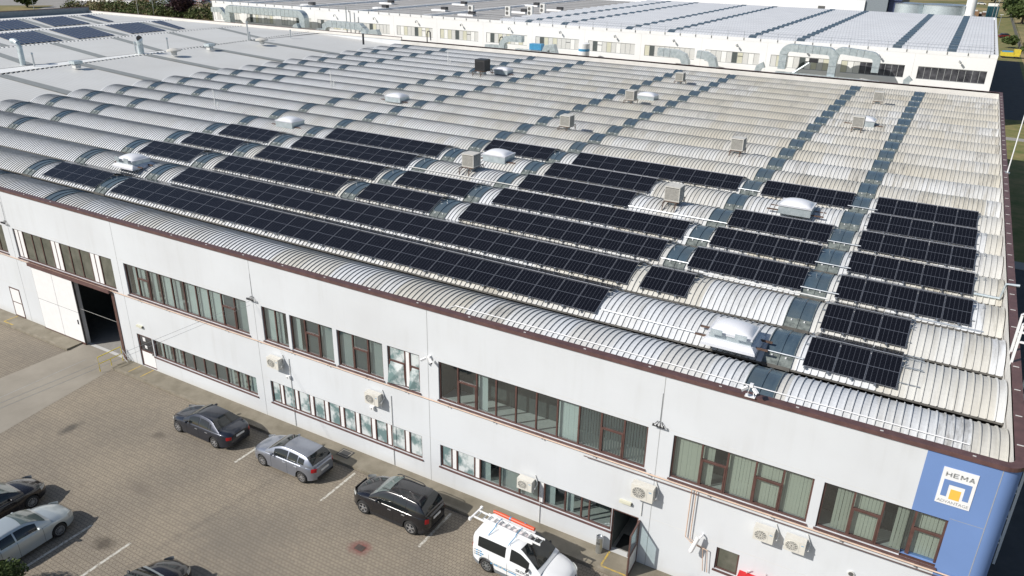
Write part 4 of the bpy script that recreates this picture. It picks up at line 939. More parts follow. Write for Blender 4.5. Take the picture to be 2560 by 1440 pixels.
m.box((-.18, -.1, -.49), (.18, .1, -.46), 'white_paint'); m.build('stand', e)
for x, z, lab in ((-30.95, 3.15, 'small white junction box below the leftmost air conditioner'), (-25.4, 3.12, 'small white junction box below the second air conditioner from the left')):
    m = MB(); m.box((0, -.16, 0), (.22, 0, .16), 'white_paint'); m.box((.03, -.2, .02), (.12, -.16, .1), 'grey_white'); o = m.build('junction_box', loc=(x, 0, z)); tag(o, lab, 'junction box', 'junction boxes on the front wall')
for x, z, lab in ((-43.1, 2.9, 'long cream wall lamp above the left personnel door'), (-12.3, 2.95, 'long cream wall lamp above the right entrance door')):
    m = MB(); m.box((0, -.12, 0), (.5, 0, .12), 'cream_panel'); m.box((.5, -.1, .01), (.53, 0, .1), 'grille_dark'); o = m.build('wall_lamp', loc=(x, 0, z)); tag(o, lab, 'wall lamp', 'cream wall lamps above the doors')
e = empty('outdoor_lamp', (-9.0, 0, 2.75)); tag(e, 'white cylindrical flue on an elbow beside the yellowish pipes', 'flue')
m = MB(); m.tube([(.25, 0, .05), (.25, -.16, .1), (.2, -.28, .08), (.1, -.32, -.02)], .035, 'white_paint', 8); m.build('elbow', e, smooth=50)
m = MB(); m.tube([(.14, -.32, .08), (-.06, -.42, -.62)], .085, 'white_paint', 14); m.tube([(-.06, -.42, -.62), (-.07, -.425, -.68)], .06, 'grey_white', 12); m.build('cylinder', e, smooth=50); e.name = 'flue'
m = MB(); m.tube([(0, 0, 0), (0, -.06, 0)], .12, 'grey_white', 14); m.tube([(0, -.058, 0), (0, -.062, 0)], .09, 'grille_dark', 14); o = m.build('vent_outlet', loc=(-3.39, 0, 3.45)); tag(o, 'small round vent outlet in the white wall below the last window', 'vent outlet')
# hydrant cabinet, bin, railing, hatch, drain
e = empty('hydrant_cabinet', (-7.15, 0, .95)); tag(e, 'bright red wall cabinet beside the small window, cut by the bottom edge', 'cabinet')
m = MB(); m.box((0, -.38, 0), (1.15, 0, .75), 'red_paint'); m.box((-.03, -.42, .75), (1.18, 0, .79), 'red_paint'); m.build('box', e); m = MB(); m.box((.05, -.395, .06), (1.1, -.38, .7), 'red_paint'); m.box((.5, -.41, .3), (.6, -.395, .42), 'steel'); m.build('door', e)
m = MB(); m.tube([(.25, -.05, .8), (.3, -.12, 1.0), (.4, -.1, 1.05)], .018, 'grey_white', 6); m.tube([(.95, -.05, .79), (.95, -.05, 1.1)], .015, 'grey_white', 6); m.build('hook', e)
e = empty('ashtray_bin', (-12.95, -.3, .15)); tag(e, 'slim stainless litter bin with ashtray top beside the entrance', 'bin')
m = MB(); m.lathe([(.14, 0), (.145, .02), (.145, .78), (.15, .8), (.15, .84), (.12, .84), (.12, .8), (0, .8)], 'steel', n=20); m.build('body', e, smooth=40); m = MB(); m.box((-.08, -.152, .5), (.08, -.13, .62), 'grille_dark'); m.build('opening', e)
e = empty('handrail', (0, 0, 0)); tag(e, 'yellow tubular safety rail beside the gate opening', 'railing')
m = MB(); m.tube([(-44.95, -1.75, .1), (-44.95, -1.75, 1.05), (-44.9, -.25, 1.1), (-44.9, -.25, .15)], .03, 'yellow_paint', 8); m.tube([(-44.95, -1.72, .6), (-44.9, -.25, .62)], .024, 'yellow_paint', 8); m.tube([(-44.93, -1.0, .15), (-44.93, -1.0, .6)], .024, 'yellow_paint', 8); m.build('rail', e)
m = MB(); m.tube([(-44.9, -.25, 1.1), (-44.45, -.1, .2)], .02, 'grey_white', 6); m.tube([(-44.9, -.3, .65), (-44.4, -.3, .2)], .02, 'grey_white', 6); m.build('brace', e)
m = MB(); m.box((-.38, -.3, 0), (.38, .3, .012), 'cast_iron'); m.box((-.31, -.23, .012), (.31, .23, .017), 'apron_concrete') ; m.box((-.27, -.19, .017), (.27, .19, .022), 'cast_iron'); o = m.build('hatch_cover', loc=(-26.9, -.52, .152)); tag(o, 'square metal hatch cover in the sidewalk behind the silver hatchback', 'hatch cover')
m = MB(); m.box((-.22, -.16, 0), (.22, .16, .012), 'rust')
for i in range(5): m.box((-.19, -.13+i*.058, .012), (.19, -.10+i*.058, .018), 'cast_iron')
o = m.build('drain_grate', loc=(-21.98, -5.26, .004)); tag(o, 'rusty drain grate in the reddish stained paving', 'drain grate')
m = MB(); m.box((-.2, -.15, 0), (.2, .15, .5), 'dark_metal'); m.box((-.05, -.155, .35), (.05, -.15, .45), 'white_paint'); o = m.build('waste_box', loc=(-8.95, -.45, .15)); tag(o, 'small dark box at the wall foot, cut by the bottom edge', 'box')
# timber and crate inside the hall
m = MB(); rr_ = random.Random(3)
for i in range(11):
    for j in range(3): m.box((-46.9+j*.9, 2.2+rr_.uniform(-.15, .15), .05+i*.17), (-46.05+j*.9, 5.5+rr_.uniform(-.3, .3), .17+i*.17), 'wood')
o = m.build('timber_stack'); tag(o, 'stack of brown boards inside the open gate', 'timber stack')
m = MB(); m.box((-48.4, 2.2, .05), (-47.5, 3.3, .8), 'grey_white'); m.box((-48.44, 2.16, .8), (-47.46, 3.34, .86), 'white_paint'); o = m.build('crate'); tag(o, 'pale crate standing inside the open gate', 'crate')
# overhead cables
for q, lab in ((0, 'upper of two thin overhead cables crossing the car park from the wall bracket'), (.22, 'lower of two thin overhead cables crossing the car park from the wall bracket')):
    a = Vector((-32.9, -.2, 7.1-q)); b = Vector((-34.13, -12.0, 6.95-q)); 
    m = MB(); pts = [a+(b-a)*t*2.6+Vector((0, 0, -.9*math.sin(pi*min(1, t))*0)) for t in (0, .25, .5, .75, 1.)]; m.tube(pts, .007, 'joint_grey', 5); o = m.build('overhead_cable'); tag(o, lab, 'cable', 'overhead cables over the car park')

# ------------------------------------------------------------------ neighbouring flat-roofed hall on the left
t = NT('ribbed_flat'); p = t.pos(); y = t.sep(p)[1]; fr_ = t.math('FRACT', t.math('DIVIDE', y, .5)); dk = t.math('LESS_THAN', fr_, .16)
c = t.mix(t.math('MULTIPLY', dk, .35), t.mix(t.ramp(t.noise(p, .12, 4), .35, .7), (.63, .63, .61), (.58, .575, .55)), (.36, .36, .35)); t.col(c); t.set(.5)
N_ = empty('flat_roofed_hall'); tag(N_, 'low hall with flat ribbed pale roof and blue panels at the left edge', 'industrial hall')
ZR = 9.4
def quad(m, a, b, c, d, mat, z=ZR): m.face([(p[0], p[1], z) for p in (a, b, c, d)], mat)
m = MB(); yN, yF = -2, 82.9
def E1x(y): return -99.9-.119*(y-25)
bays = [((-86.25, -86.25), (E1x(yN), E1x(yF))), ((-104.5, -104.5), (-124, -123.6)), ((-125.4, -125.2), (-143.2, -143.2)), ((-146, -146), (-164.8, -165))]
for (a0, a1), (b0_, b1_) in bays:
    zlo = 8.52 if a0 == -86.25 else ZR; m = MB(); m.grid([[(lerp(b0_, b1_, q/40), lerp(yN, yF, q/40), ZR), (lerp(a0, a1, q/40), lerp(yN, yF, q/40), zlo)] for q in range(41)], 'ribbed_flat'); m.build('roof_slab', N_)
    m = MB(); y = yN
    while y < yF:
        x = lerp(b0_, b1_, (y-yN)/(yF-yN)); m.box((x-.12, y, ZR), (x+.12, y+.22, ZR+.10), 'joint_grey'); y += .62
    m.build('edge_trim', N_)
m = MB(); m.face([(-170, yN, ZR-.03), (-99, yN, ZR-.03), (-105.5, yF, ZR-.03), (-170, yF, ZR-.03)], 'flat_white'); m.build('roof_gutter', N_)
m = MB(); m.face([(BX0-80, yF, 0), (BX0-80, yF, ZR+.05), (XL, yF, ZR+.05), (XL, yF, 0)], 'stucco'); m.box((-170, yF-.1, ZR), (XL, yF+.1, ZR+.45), 'parapet_inner'); m.box((-170.2, yF-.14, ZR+.45), (XL, yF+.14, ZR+.5), 'trim_brown')
m.box((-170.2, yN, 0), (-169.9, yF, ZR+1.1), 'shed_grey'); m.box((-170.3, yN, ZR+1.1), (-169.8, yF+.1, ZR+1.2), 'trim_brown'); m.build('parapet', N_)  # end wall in blue-grey: shade of its inner face put into the colour
SKB = [((E1x(y)+.3, y), (-86.3, y)) for y in (14.6, 25.1, 35.7, 46.2, 56.8, 67.6)]+[
       ((-123.9, 36.4), (-104.6, 31.5)), ((-123.9, 46.3), (-104.6, 41.2)), ((-123.9, 56.4), (-104.6, 50.2)), ((-123.8, 66.9), (-104.8, 60.2)), ((-123.7, 77.5), (-105, 70.3)),
       ((-143.1, 55.0), (-125.5, 50.2)), ((-143.1, 65.0), (-125.5, 59.7)), ((-143.1, 75.5), (-125.5, 69.6)), ((-164.5, 65.0), (-146.2, 59.3)), ((-164.5, 75.2), (-146.2, 69.4)), ((-143.1, 44.5), (-125.5, 40.2))]
for (a, b) in SKB:
    m = MB(); w = .62; f = 0 if b[0] != -86.3 else 1; zb_ = 8.62 if f else ZR+.02; m.face([(a[0], a[1]-w, ZR+.02), (b[0], b[1]-w, zb_), (b[0], b[1]+w, zb_), (a[0], a[1]+w, ZR+.02)], 'flat_skylight'); m.build('skylight_band', N_)
m = MB()
BL = [((-141.2, 47.0), (-125.4, 42.2), (-125.5, 49.0), (-141.6, 53.9)), ((-142.0, 56.7), (-125.7, 51.6), (-126.2, 58.3), (-142.6, 64.1)), ((-142.2, 67.3), (-126.3, 61.4), (-126.5, 68.4), (-142.6, 74.7)), ((-142.4, 77.2), (-126.8, 71.0), (-126.5, 72.5), (-142.9, 80)),
      ((-162.5, 56.8), (-146.2, 50.8), (-146.6, 58.3), (-163.3, 63.7)), ((-163.2, 66.4), (-146.5, 60.5), (-146.8, 67.8), (-164.6, 73.6)), ((-164.2, 76.9), (-147.4, 71.6), (-147.4, 73), (-164.6, 79.3))]
for a, b, c, d in BL:
    big = math.hypot(d[0]-a[0], d[1]-a[1]) > 4; n = 8 if big else 2
    for i in range(n):
        q0, q1 = (i+.04)/n, (i+.86)/n
        p1 = [lerp(a[k], d[k], q0) for k in (0, 1)]; p2 = [lerp(b[k], c[k], q0) for k in (0, 1)]; p3 = [lerp(b[k], c[k], q1) for k in (0, 1)]; p4 = [lerp(a[k], d[k], q1) for k in (0, 1)]
        ns = 9
        for s in range(ns):
            f0, f1 = (s+.03)/ns, (s+.97)/ns
            A = [lerp(p1[k], p2[k], f0) for k in (0, 1)]; Bq = [lerp(p1[k], p2[k], f1) for k in (0, 1)]; C_ = [lerp(p4[k], p3[k], f1) for k in (0, 1)]; D_ = [lerp(p4[k], p3[k], f0) for k in (0, 1)]
            z = ZR+.14; m.face([(*A, z), (*Bq, z), (*C_, z), (*D_, z)], 'solar_blue'); m.face([(*A, z-.05), (*A, z), (*D_, z), (*D_, z-.05)], 'solar_frame'); m.face([(*A, z-.05), (*Bq, z-.05), (*Bq, z), (*A, z)], 'solar_frame')
o = m.build('solar_array'); tag(o, 'blue solar panels in striped fields on the flat left roof', 'solar panels', None, 'stuff')
def pipe_thing(name, lab, cat, loc, pts, r, mat='galvanised', grp=None, cap=None, n=12):
    e = empty(name, loc); tag(e, lab, cat, grp); m = MB(); m.tube(pts, r, mat, n); m.build('pipe', e, smooth=50)
    if cap: m = MB(); cap(m); m.build('cap', e, smooth=50)
    return e
pipe_thing('exhaust_duct', 'tall silver exhaust duct bent at the top, leftmost on the flat roof', 'exhaust duct', (-105.3, 31.0, ZR), [(0, 0, 0), (0, 0, 2.2), (-.2, 0, 2.65), (-.7, 0, 2.85), (-1.3, 0, 2.8)], .32)
pipe_thing('exhaust_duct', 'thick galvanised exhaust elbow with a dark round mouth', 'exhaust duct', (-103.9, 46.6, ZR), [(0, 0, 0), (0, 0, 1.0), (.05, -.05, 1.5), (.45, -.25, 1.95), (.8, -.5, 2.1)], .42, cap=lambda m: m.tube([(.8, -.5, 2.1), (.815, -.509, 2.104)], .37, 'gutter_dark', 16))
hood = lambda m: m.tube([(0, 0, 1.25), (0, 0, 1.42)], [.16, .13], 'steel', 10)
fl = 'thin flues on the flat left roof'
for loc, lab, k in (((-103.3, 31.2, ZR), 'thin flue right of the leftmost bent duct', 1.15), ((-104.6, 46.3, ZR), 'thin flue just left of the thick exhaust elbow', 1.1), ((-104.9, 51.8, ZR), 'thin dark flue right of the thick exhaust elbow', 1.15), ((-105.0, 67.4, ZR), 'short flue beside the tallest thin post', .9), ((-102.6, 74.0, ZR), 'thin flue nearest the far parapet of the flat roof', .9)):
    e = pipe_thing('flue', lab, 'flue', loc, [(0, 0, 0), (0, 0, 1.3)], .11, 'steel', fl, hood); e.scale = (1, 1, k)
pipe_thing('flue', 'tallest thin post on the flat left roof', 'flue', (-104.8, 66.9, ZR), [(0, 0, 0), (0, 0, 2.7)], .12, 'steel', fl, lambda m: m.tube([(0, 0, 2.7), (0, 0, 2.95)], .2, 'steel', 10))
pipe_thing('flue', 'short dark flue where the vaults meet the flat roof', 'flue', (-88.9, 76.2, 9.1), [(0, 0, 0), (0, 0, 1.7)], .16, 'dark_metal', fl)
for loc, lab in (((-98.9, 48.1, ZR), 'brown mushroom-shaped roof fan, nearer of two'), ((-99.5, 64.7, ZR), 'brown mushroom-shaped roof fan, farther of two')):
    e = empty('roof_fan', loc); tag(e, lab, 'roof fan', 'mushroom roof fans'); m = MB(); m.lathe([(.35, 0), (.4, .45), (.35, .5)], 'grey_white', n=16); m.build('curb', e, smooth=40)
    m = MB(); m.lathe([(.5, .5), (.95, .58), (.95, .72), (.5, .92), (0, 1.0)], 'cooler_case', n=20); m.build('hood', e, smooth=40)
for loc, lab in (((-98.2, 33.4, ZR), 'small square steel roof hood nearest the left edge'), ((-100.1, 55.2, ZR), 'small square steel roof hood farther along the flat roof')):
    e = empty('roof_hood', loc); tag(e, lab, 'roof hood', 'square steel hoods'); m = MB(); m.box((-.35, -.35, 0), (.35, .35, .4), 'grey_white'); m.box((-.55, -.55, .5), (.55, .55, .85), 'galvanised'); m.build('hood', e)
    m = MB(); [m.bar((sx*.3, sy*.3, .4), (sx*.3, sy*.3, .5), .05, 'dark_metal') for sx in (-1, 1) for sy in (-1, 1)]; m.build('leg', e)
simple('rear_white', (.80, .80, .80), .8, 0, .03, .3)
# ------------------------------------------------------------------ the large white hall behind
KD = 1.2
def TX(x): return -3.7165+(x+3.7165)*KD
def TY(y): return -24.788+(y+24.788)*KD
def TZ(z): return 23.873-(23.873-z)*KD
def TP(p): return (TX(p[0]), TY(p[1]), TZ(p[2]))
PF = 9.3*KD; FY = TY(90.); FT = TZ(12.85); FZ0, FZ1 = TZ(9.3), TZ(10.88); FD = 88.; F = empty('rear_hall'); tag(F, 'large white hall behind the far wall, roof ribbed with dark skylight strips', 'industrial hall')
fx0, fx1 = TX(-139.6), TX(-.6)
fh = [(TX(-9.05)-PF*k, TX(-1.3)-PF*k, FZ0, FZ1) for k in range(15)]
m = wall(fx0, fx1, 0, FT, fh, y=FY, depth=.3, m='rear_white'); 
for k in range(15): m.box((TX(-9.7)-PF*k, FY-.004, 0), (TX(-9.7)+.05-PF*k, FY, FT), 'grey_white')
m.build('front_wall', F)
m = MB(); m.face([(fx1, FY, 0), (fx1, FY+FD, 0), (fx1, FY+FD, FT), (fx1, FY, FT)], 'rear_white'); m.face([(fx0, FY, 0), (fx0, FY, FT), (fx0, FY+FD, FT), (fx0, FY+FD, 0)], 'stucco'); m.face([(fx0, FY+FD, 0), (fx0, FY+FD, FT), (fx1, FY+FD, FT), (fx1, FY+FD, 0)], 'stucco'); m.build('side_wall', F)
m = MB()
for a, b in (((fx0, FY), (fx1, FY+.35)), ((fx0, FY+FD-.35), (fx1, FY+FD)), ((fx1-.35, FY+.35), (fx1, FY+FD-.35)), ((fx0, FY+.35), (fx0+.35, FY+FD-.35))): m.box((a[0]-.02, a[1]-.02, FT-.5), (b[0]+(.02 if b[0] == fx1 else 0), b[1]+(.02 if b[1] > FY+FD-.2 else 0), FT+.04), 'white_paint')
m.build('roof_edge', F)
m = MB(); m.face([(fx0, FY, FT-.45), (fx1, FY, FT-.45), (fx1, FY+FD, FT-.45), (fx0, FY+FD, FT-.45)], 'flat_white'); m.build('roof_base', F)
rf = random.Random(5)
for k in range(15):
    x0, x1 = fh[k][0], fh[k][1]; n = 10; m = MB(); g = MB(); cr = MB(); w = (x1-x0)/n
    m.box((x0, FY+.06, FZ0), (x1, FY+.13, FZ0+.08), 'joint_grey'); m.box((x0, FY+.06, FZ1-.08), (x1, FY+.13, FZ1), 'joint_grey')
    dk = rf.choice((1, 4, 5)); oc = rf.choice((6, 7, 2)); 
    for i in range(n+1): m.box((x0+i*w-.03, FY+.055, FZ0), (x0+i*w+.03, FY+.135, FZ1), 'joint_grey')
    m.box((x0+oc*w, FY+.05, FZ0+1.2), (x0+oc*w+w, FY+.13, FZ0+1.28), 'dark_metal')
    wo = m.build('window', F); pm2 = {}
    for i in range(n):
        dark = k == 0 or (k == 1 and i > 2) or i == dk; mm = g if dark else cr
        mm.box((x0+i*w+.03, FY+.08, FZ0+.08), (x0+i*w+w-.03, FY+.11, FZ1-.08), 'glass_dark' if (k < 2 and dark) else ('room_dark' if dark else rf.choice(('cream_panel', 'grey_white', 'grey_white', 'flat_white'))))
    if g.v: g.build('glass_pane', wo)
    if cr.v: cr.build('panel', wo)
t = NT('far_vault_sheet'); p = t.pos(); x = t.sep(p)[0]; fr_ = t.math('FRACT', t.math('DIVIDE', x, .52)); dk = t.math('LESS_THAN', fr_, .22)
c = t.mix(t.math('MULTIPLY', dk, .45), t.mix(t.ramp(t.noise(p, .2, 4), .35, .7), (.60, .615, .635), (.55, .56, .58)), (.30, .32, .34)); t.col(c); t.set(.42)
FX0, FX1 = TX(-72.5), TX(-1.1); fP = 4.25; fn = 20
def fv(s): a = (-1+2*s)*rad(38); Rr = fP/2/math.sin(rad(38)); return fP/2+Rr*math.sin(a), Rr*(math.cos(a)-math.cos(rad(38)))
m = MB(); m.grid([[(x, fv(i/8)[0], fv(i/8)[1]) for x in (FX0, FX1)] for i in range(9)], 'far_vault_sheet'); m.face([(FX0, fv(i/8)[0], fv(i/8)[1]) for i in range(9)], 'far_vault_sheet'); pv = m.build('barrel_vault', F); pv.location = (0, FY+1.2, FT-.42)
for k in range(1, fn): o = pv.copy(); COL.objects.link(o); o.parent = F; o.location = (0, FY+1.2+k*fP, FT-.42)
for bx_ in [TX(q) for q in (-5.75, -12.1, -24.3, -30.9, -42.9, -49.6, -60.6, -67.1)]:
    m = MB(); 
    for k in range(fn): m.grid([[(x, FY+1.2+k*fP+fv(i/8)[0], FT-.42+.03+fv(i/8)[1]) for x in (bx_-.65, bx_+.65)] for i in range(9)], 'skylight_sheet')
    m.build('skylight_band', F)
# flat part of its roof: grey fields between white raised strips
ys = [FY+1, FY+16, FY+32, FY+49, FY+67, FY+86]; xs_ = [TX(q) for q in (-139, -132.5, -118, -103, -88, -73.2)]
for i in range(len(xs_)-1):
    for j in range(len(ys)-1):
        m = MB(); x0, x1 = xs_[i]+.9, xs_[i+1]-.9; n = 3
        for q in range(n):
            a, b = lerp(ys[j], ys[j+1], (q+.06)/n), lerp(ys[j], ys[j+1], (q+.86)/n); m.face([(x0, a, FT-.38), (x1, a, FT-.38), (x1, b, FT-.38), (x0, b, FT-.38)], 'far_roof_grey')
        m.build('roof_field', F)
for x in xs_[1:-1]:
    m = MB(); m.box((x-.35, FY+.5, FT-.45), (x+.35, FY+86, FT-.05), 'white_paint'); m.build('roof_strip', F)
sg_ = 'small white roof skylight boxes with dark hoods'
for i, (x, y) in enumerate(((-119, 96), (-104, 100), (-93, 104), (-83, 98), (-79, 110), (-99, 120), (-86, 128), (-112, 112), (-76.5, 120))):
    e = empty('roof_box', (TX(x), TY(y), FT-.38)); e.scale = (1.2, 1.2, 1.2); tag(e, 'white roof box with dark hood on rear hall, %s from the left' % ord_(1+sorted((-119, -104, -93, -83, -79, -99, -86, -112, -76.5)).index(x)), 'roof box', sg_)
    m = MB(); m.box((-1.8, -.5, 0), (1.4, .5, .3), 'white_paint'); m.build('base', e); m = MB(); m.box((.4, -.45, .3), (1.5, .45, .8), 'dark_metal'); m.build('hood', e)
for i, (x, y) in enumerate(((-83.5, 100), (-77.5, 103), (-74.6, 106), (-76, 113.5))):
    e = empty('roof_unit', (TX(x), TY(y), FT-.38)); tag(e, 'white twin-fan outdoor unit on the rear hall roof, %s from the left' % ord_(i+1 if i < 1 else (4 if i == 2 else 3 if i == 3 else 2)) if i != 3 else 'white twin-fan outdoor unit on the rear hall roof, farthest back', 'outdoor unit', 'twin-fan units on the rear hall roof'); e.scale = (1.4, 1.4, 1.5)
    m = MB(); m.box((-.45, -.2, 0), (.45, .2, 1.35), 'grey_white'); m.build('casing', e)
    for z in (.4, .98): m = MB(); m.tube([(-.1, -.2, z), (-.1, -.22, z)], .24, 'grille_dark', 14); m.build('fan_grille', e)
# wire fence posts on the roof edge
for i in range(60):
    x = fx1-1.1-i*2.784
    m = MB() if i == 0 else None
    if i == 0:
        m.bar((0, 0, -.35), (0, 0, .0), .09, 'grille_dark'); m.bar((0, 0, 0), (0, 0, 1.05), .045, 'steel'); fp = m.build('edge_post'); o = fp
    else: o = fp.copy(); COL.objects.link(o)
    o.location = (x, FY-.06, FT); tag(o, 'thin steel post on the front roof edge of the rear hall', 'post', 'row of thin posts along the rear hall roof edge')
m = MB()
for z in (.5, 1.0): m.tube([(fx0+.5, FY-.06, FT+z), (fx1-.5, FY-.06, FT+z)], .015, 'steel', 4)
o = m.build('edge_wire'); tag(o, 'thin wires strung between the posts on the rear hall roof edge', 'wire')
# wall brackets (spot lamps) on the rear hall
for k in range(14):
    o = None
    if k == 0: m = MB(); m.bar((0, 0, 0), (0, -.6, -.1), .08, 'joint_grey'); m.bar((0, -.5, -.1), (.25, -.75, -.3), .22, 'joint_grey'); fl0 = m.build('flood_lamp'); o = fl0
    else: o = fl0.copy(); COL.objects.link(o)
    o.location = (TX(-4.6)-PF*k, FY, TZ(11.95)); tag(o, 'small grey flood lamp high on the wall of the rear hall', 'lamp', 'flood lamps along the rear hall wall')
# ducts between the two buildings
def duct(label, paths, extra=None, w=.9):
    e = empty('air_duct'); tag(e, label, 'air duct', 'galvanised air ducts between the two halls')
    for pts, ww in paths:
        ww *= KD; m = MB(); P_ = [Vector(TP(p)) for p in pts]; rings = []
        for i, p in enumerate(P_):
            d = (P_[min(i+1, len(P_)-1)]-P_[max(i-1, 0)]).normalized(); s = Vector((0, 1, 0)) if abs(d.y) < .8 else Vector((1, 0, 0)); u = d.cross(s).normalized(); s = u.cross(d)
            rings.append([p+(s*a+u*b)*ww/2 for a, b in ((-1, -1), (1, -1), (1, 1), (-1, 1))])
        m.grid(rings, 'galvanised', wrap=True); m.face(rings[0], 'grille_dark'); m.face(rings[-1][::-1], 'galvanised')
        for a, b in zip(P_[:-1], P_[1:]):
            n = int((b-a).length/1.3)
            for q in range(1, n+1):
                c = a.lerp(b, q/(n+1)); d = (b-a).normalized()
                if (b-a).length > 1.2: m.bar(c-d*.03, c+d*.03, ww+.06, 'steel')
        m.build('duct_section', e)
    if extra: extra(e)
    return e
dy = 87.2
def arcpts(c, r, a0, a1, n=6): return [(c[0]+r*math.cos(rad(lerp(a0, a1, i/n))), dy, c[1]+r*math.sin(rad(lerp(a0, a1, i/n)))) for i in range(n+1)]
duct('longest galvanised duct run, arching along the rear hall at the far left', [([(-131, dy, 11.9), (-113.0, dy, 11.9)]+arcpts((-113, 10.9), 1.0, 90, 0)+[(-112, dy, 9.6)], 1.25), ([(-131.6, dy, 9.0), (-131.6, dy, 11.3)]+arcpts((-130.9, 11.3), .7, 180, 90), 1.2), ([(-128, dy-.9, 8.9), (-113.5, dy-.9, 8.9)], .8), ([(-136.3, dy, 11.5), (-133.9, dy, 11.6), (-133.0, dy, 10.8), (-132.2, dy, 9.2), (-131, dy, 8.9)], .9), ([(-113.6, dy-.8, 8.8), (-113.3, dy-.8, 9.6), (-112.6, dy-.8, 9.9)], 1.)])
duct('second galvanised duct from the left, low and wide with a stepped end', [([(-108.8, dy, 9.0), (-107.0, dy, 9.1), (-106.8, dy, 10.1), (-105.8, dy, 10.6), (-98.5, dy, 10.5), (-97.5, dy, 9.7), (-97.3, dy, 8.8)], 1.1), ([(-105.5, dy-.8, 9.0), (-96, dy-.8, 8.9)], .6), ([(-96, dy-.5, 8.8), (-95.6, dy-.5, 9.8), (-94.6, dy-.5, 9.9), (-94.3, dy-.5, 9.0)], 1.)])
duct('galvanised duct in the middle with a broad elbow beside the blue box', [([(-72.5, dy, 9.0), (-68.6, dy, 9.1)], .7), ([(-69.2, dy, 9.0), (-69.2, dy, 9.8), (-68.6, dy, 10.4), (-67.6, dy, 10.6), (-65.6, dy, 10.6)], .95), ([(-66.5, dy-.5, 8.8), (-60.6, dy-.5, 8.7)], .75), ([(-61.4, dy-.4, 8.7), (-61, dy-.4, 9.7), (-60.0, dy-.4, 9.9), (-59.6, dy-.4, 8.6)], .95)])
duct('left one of two short ducts with a round elbow over the far wall', [([(-43.0, dy, 10.4), (-40.2, dy, 10.35), (-39.2, dy, 10.0), (-38.8, dy, 9.2), (-38.8, dy, 8.2)], 1.05)])
duct('right one of two short ducts with a round elbow over the far wall', [([(-37.2, dy, 10.5), (-35.9, dy, 10.4), (-35.0, dy, 9.9), (-34.7, dy, 9.0), (-34.7, dy, 8.2)], 1.05)])
duct('large double-arched galvanised duct in front of the right windows', [([(-25.4, dy, 9.5), (-25.4, dy, 11.4)]+arcpts((-24.5, 11.4), .9, 180, 90)+[(-19.9, dy, 12.2)]+arcpts((-19.9, 11.3), .9, 90, 0)+[(-19.0, dy, 8.6)], .95), ([(-18.9, dy, 11.2)]+arcpts((-18.0, 11.5), .9, 150, 90)+[(-14.6, dy, 12.1)]+arcpts((-14.6, 11.3), .8, 90, 0)+[(-13.8, dy, 10.0)], .85), ([(-26, dy-.6, 8.9), (-13, dy-.6, 8.75)], .6)])
duct('small upright duct stub near the dark right-hand windows', [([(-9.9, dy, 8.2), (-9.9, dy, 9.3), (-9.5, dy, 9.7)], .75)])
duct('small upright duct stub left of the double-arched duct', [([(-28.6, dy, 8.6), (-28.4, dy, 9.5), (-27.8, dy, 9.8)], .8)])
m = MB(); m.tube([TP((-24.0, dy-.7, 8.9)), TP((-21.5, dy-.6, 10.9))], .16, 'galvanised', 8); m.box(TP((-21.9, dy-.9, 10.7)), TP((-20.8, dy-.3, 11.2)), 'dark_metal'); o = m.build('extraction_arm'); tag(o, 'slanted grey extraction arm with a dark box under the double-arched duct', 'extraction arm')
m = MB(); m.box(TP((-64.1, dy-.6, 9.2)), TP((-62.0, dy+.5, 10.1)), 'blue_paint'); [m.box((TX(-64.1)+.1+q, TY(dy), 0), (TX(-64.1)+.25+q, TY(dy)+.15, TZ(9.2)), 'dark_metal') for q in (0, 2)]; o = m.build('blue_unit'); tag(o, 'bright blue box unit standing beside the middle duct', 'box unit')
e = empty('storage_cylinder', (TX(-54.9), TY(dy), 0)); tag(e, 'white cylinder with a blue band standing before the rear hall', 'cylinder'); m = MB(); m.tube([(0, 0, 0), (0, 0, TZ(10.7))], 1.02, 'white_paint', 20); m.tube([(0, 0, TZ(10.7)), (0, 0, TZ(10.85))], [1.02, .6], 'white_paint', 20); m.build('body', e, smooth=40); m = MB(); m.tube([(0, 0, TZ(9.6)), (0, 0, TZ(9.95))], 1.03, 'blue_paint', 20); m.build('band', e, smooth=40)
for x, lab in ((-84.2, 'black hooped pipe before the rear hall, left of two'), (-69.9, 'black hooped pipe before the rear hall, right of two')):
    m = MB(); m.tube([TP(q) for q in ((x, dy, 7.5), (x, dy, 10.2), (x+.15, dy, 10.6), (x+.45, dy, 10.7), (x+.7, dy, 10.5), (x+.75, dy, 9.2))], .11, 'dark_metal', 8); o = m.build('hooped_pipe', smooth=50); tag(o, lab, 'pipe', 'black hooped pipes')
for x, zt, lab in ((-103.2, 13.6, 'tall thin grey pipe rising past the rear hall roof edge, taller of a pair'), (-102.3, 12.9, 'thin grey pipe rising to the rear hall roof edge, shorter of a pair')):
    m = MB(); m.tube([(TX(x), FY-1.4, 0), (TX(x), FY-1.4, TZ(zt))], .12, 'steel', 8); o = m.build('tall_pipe'); tag(o, lab, 'pipe', 'pair of tall thin pipes')
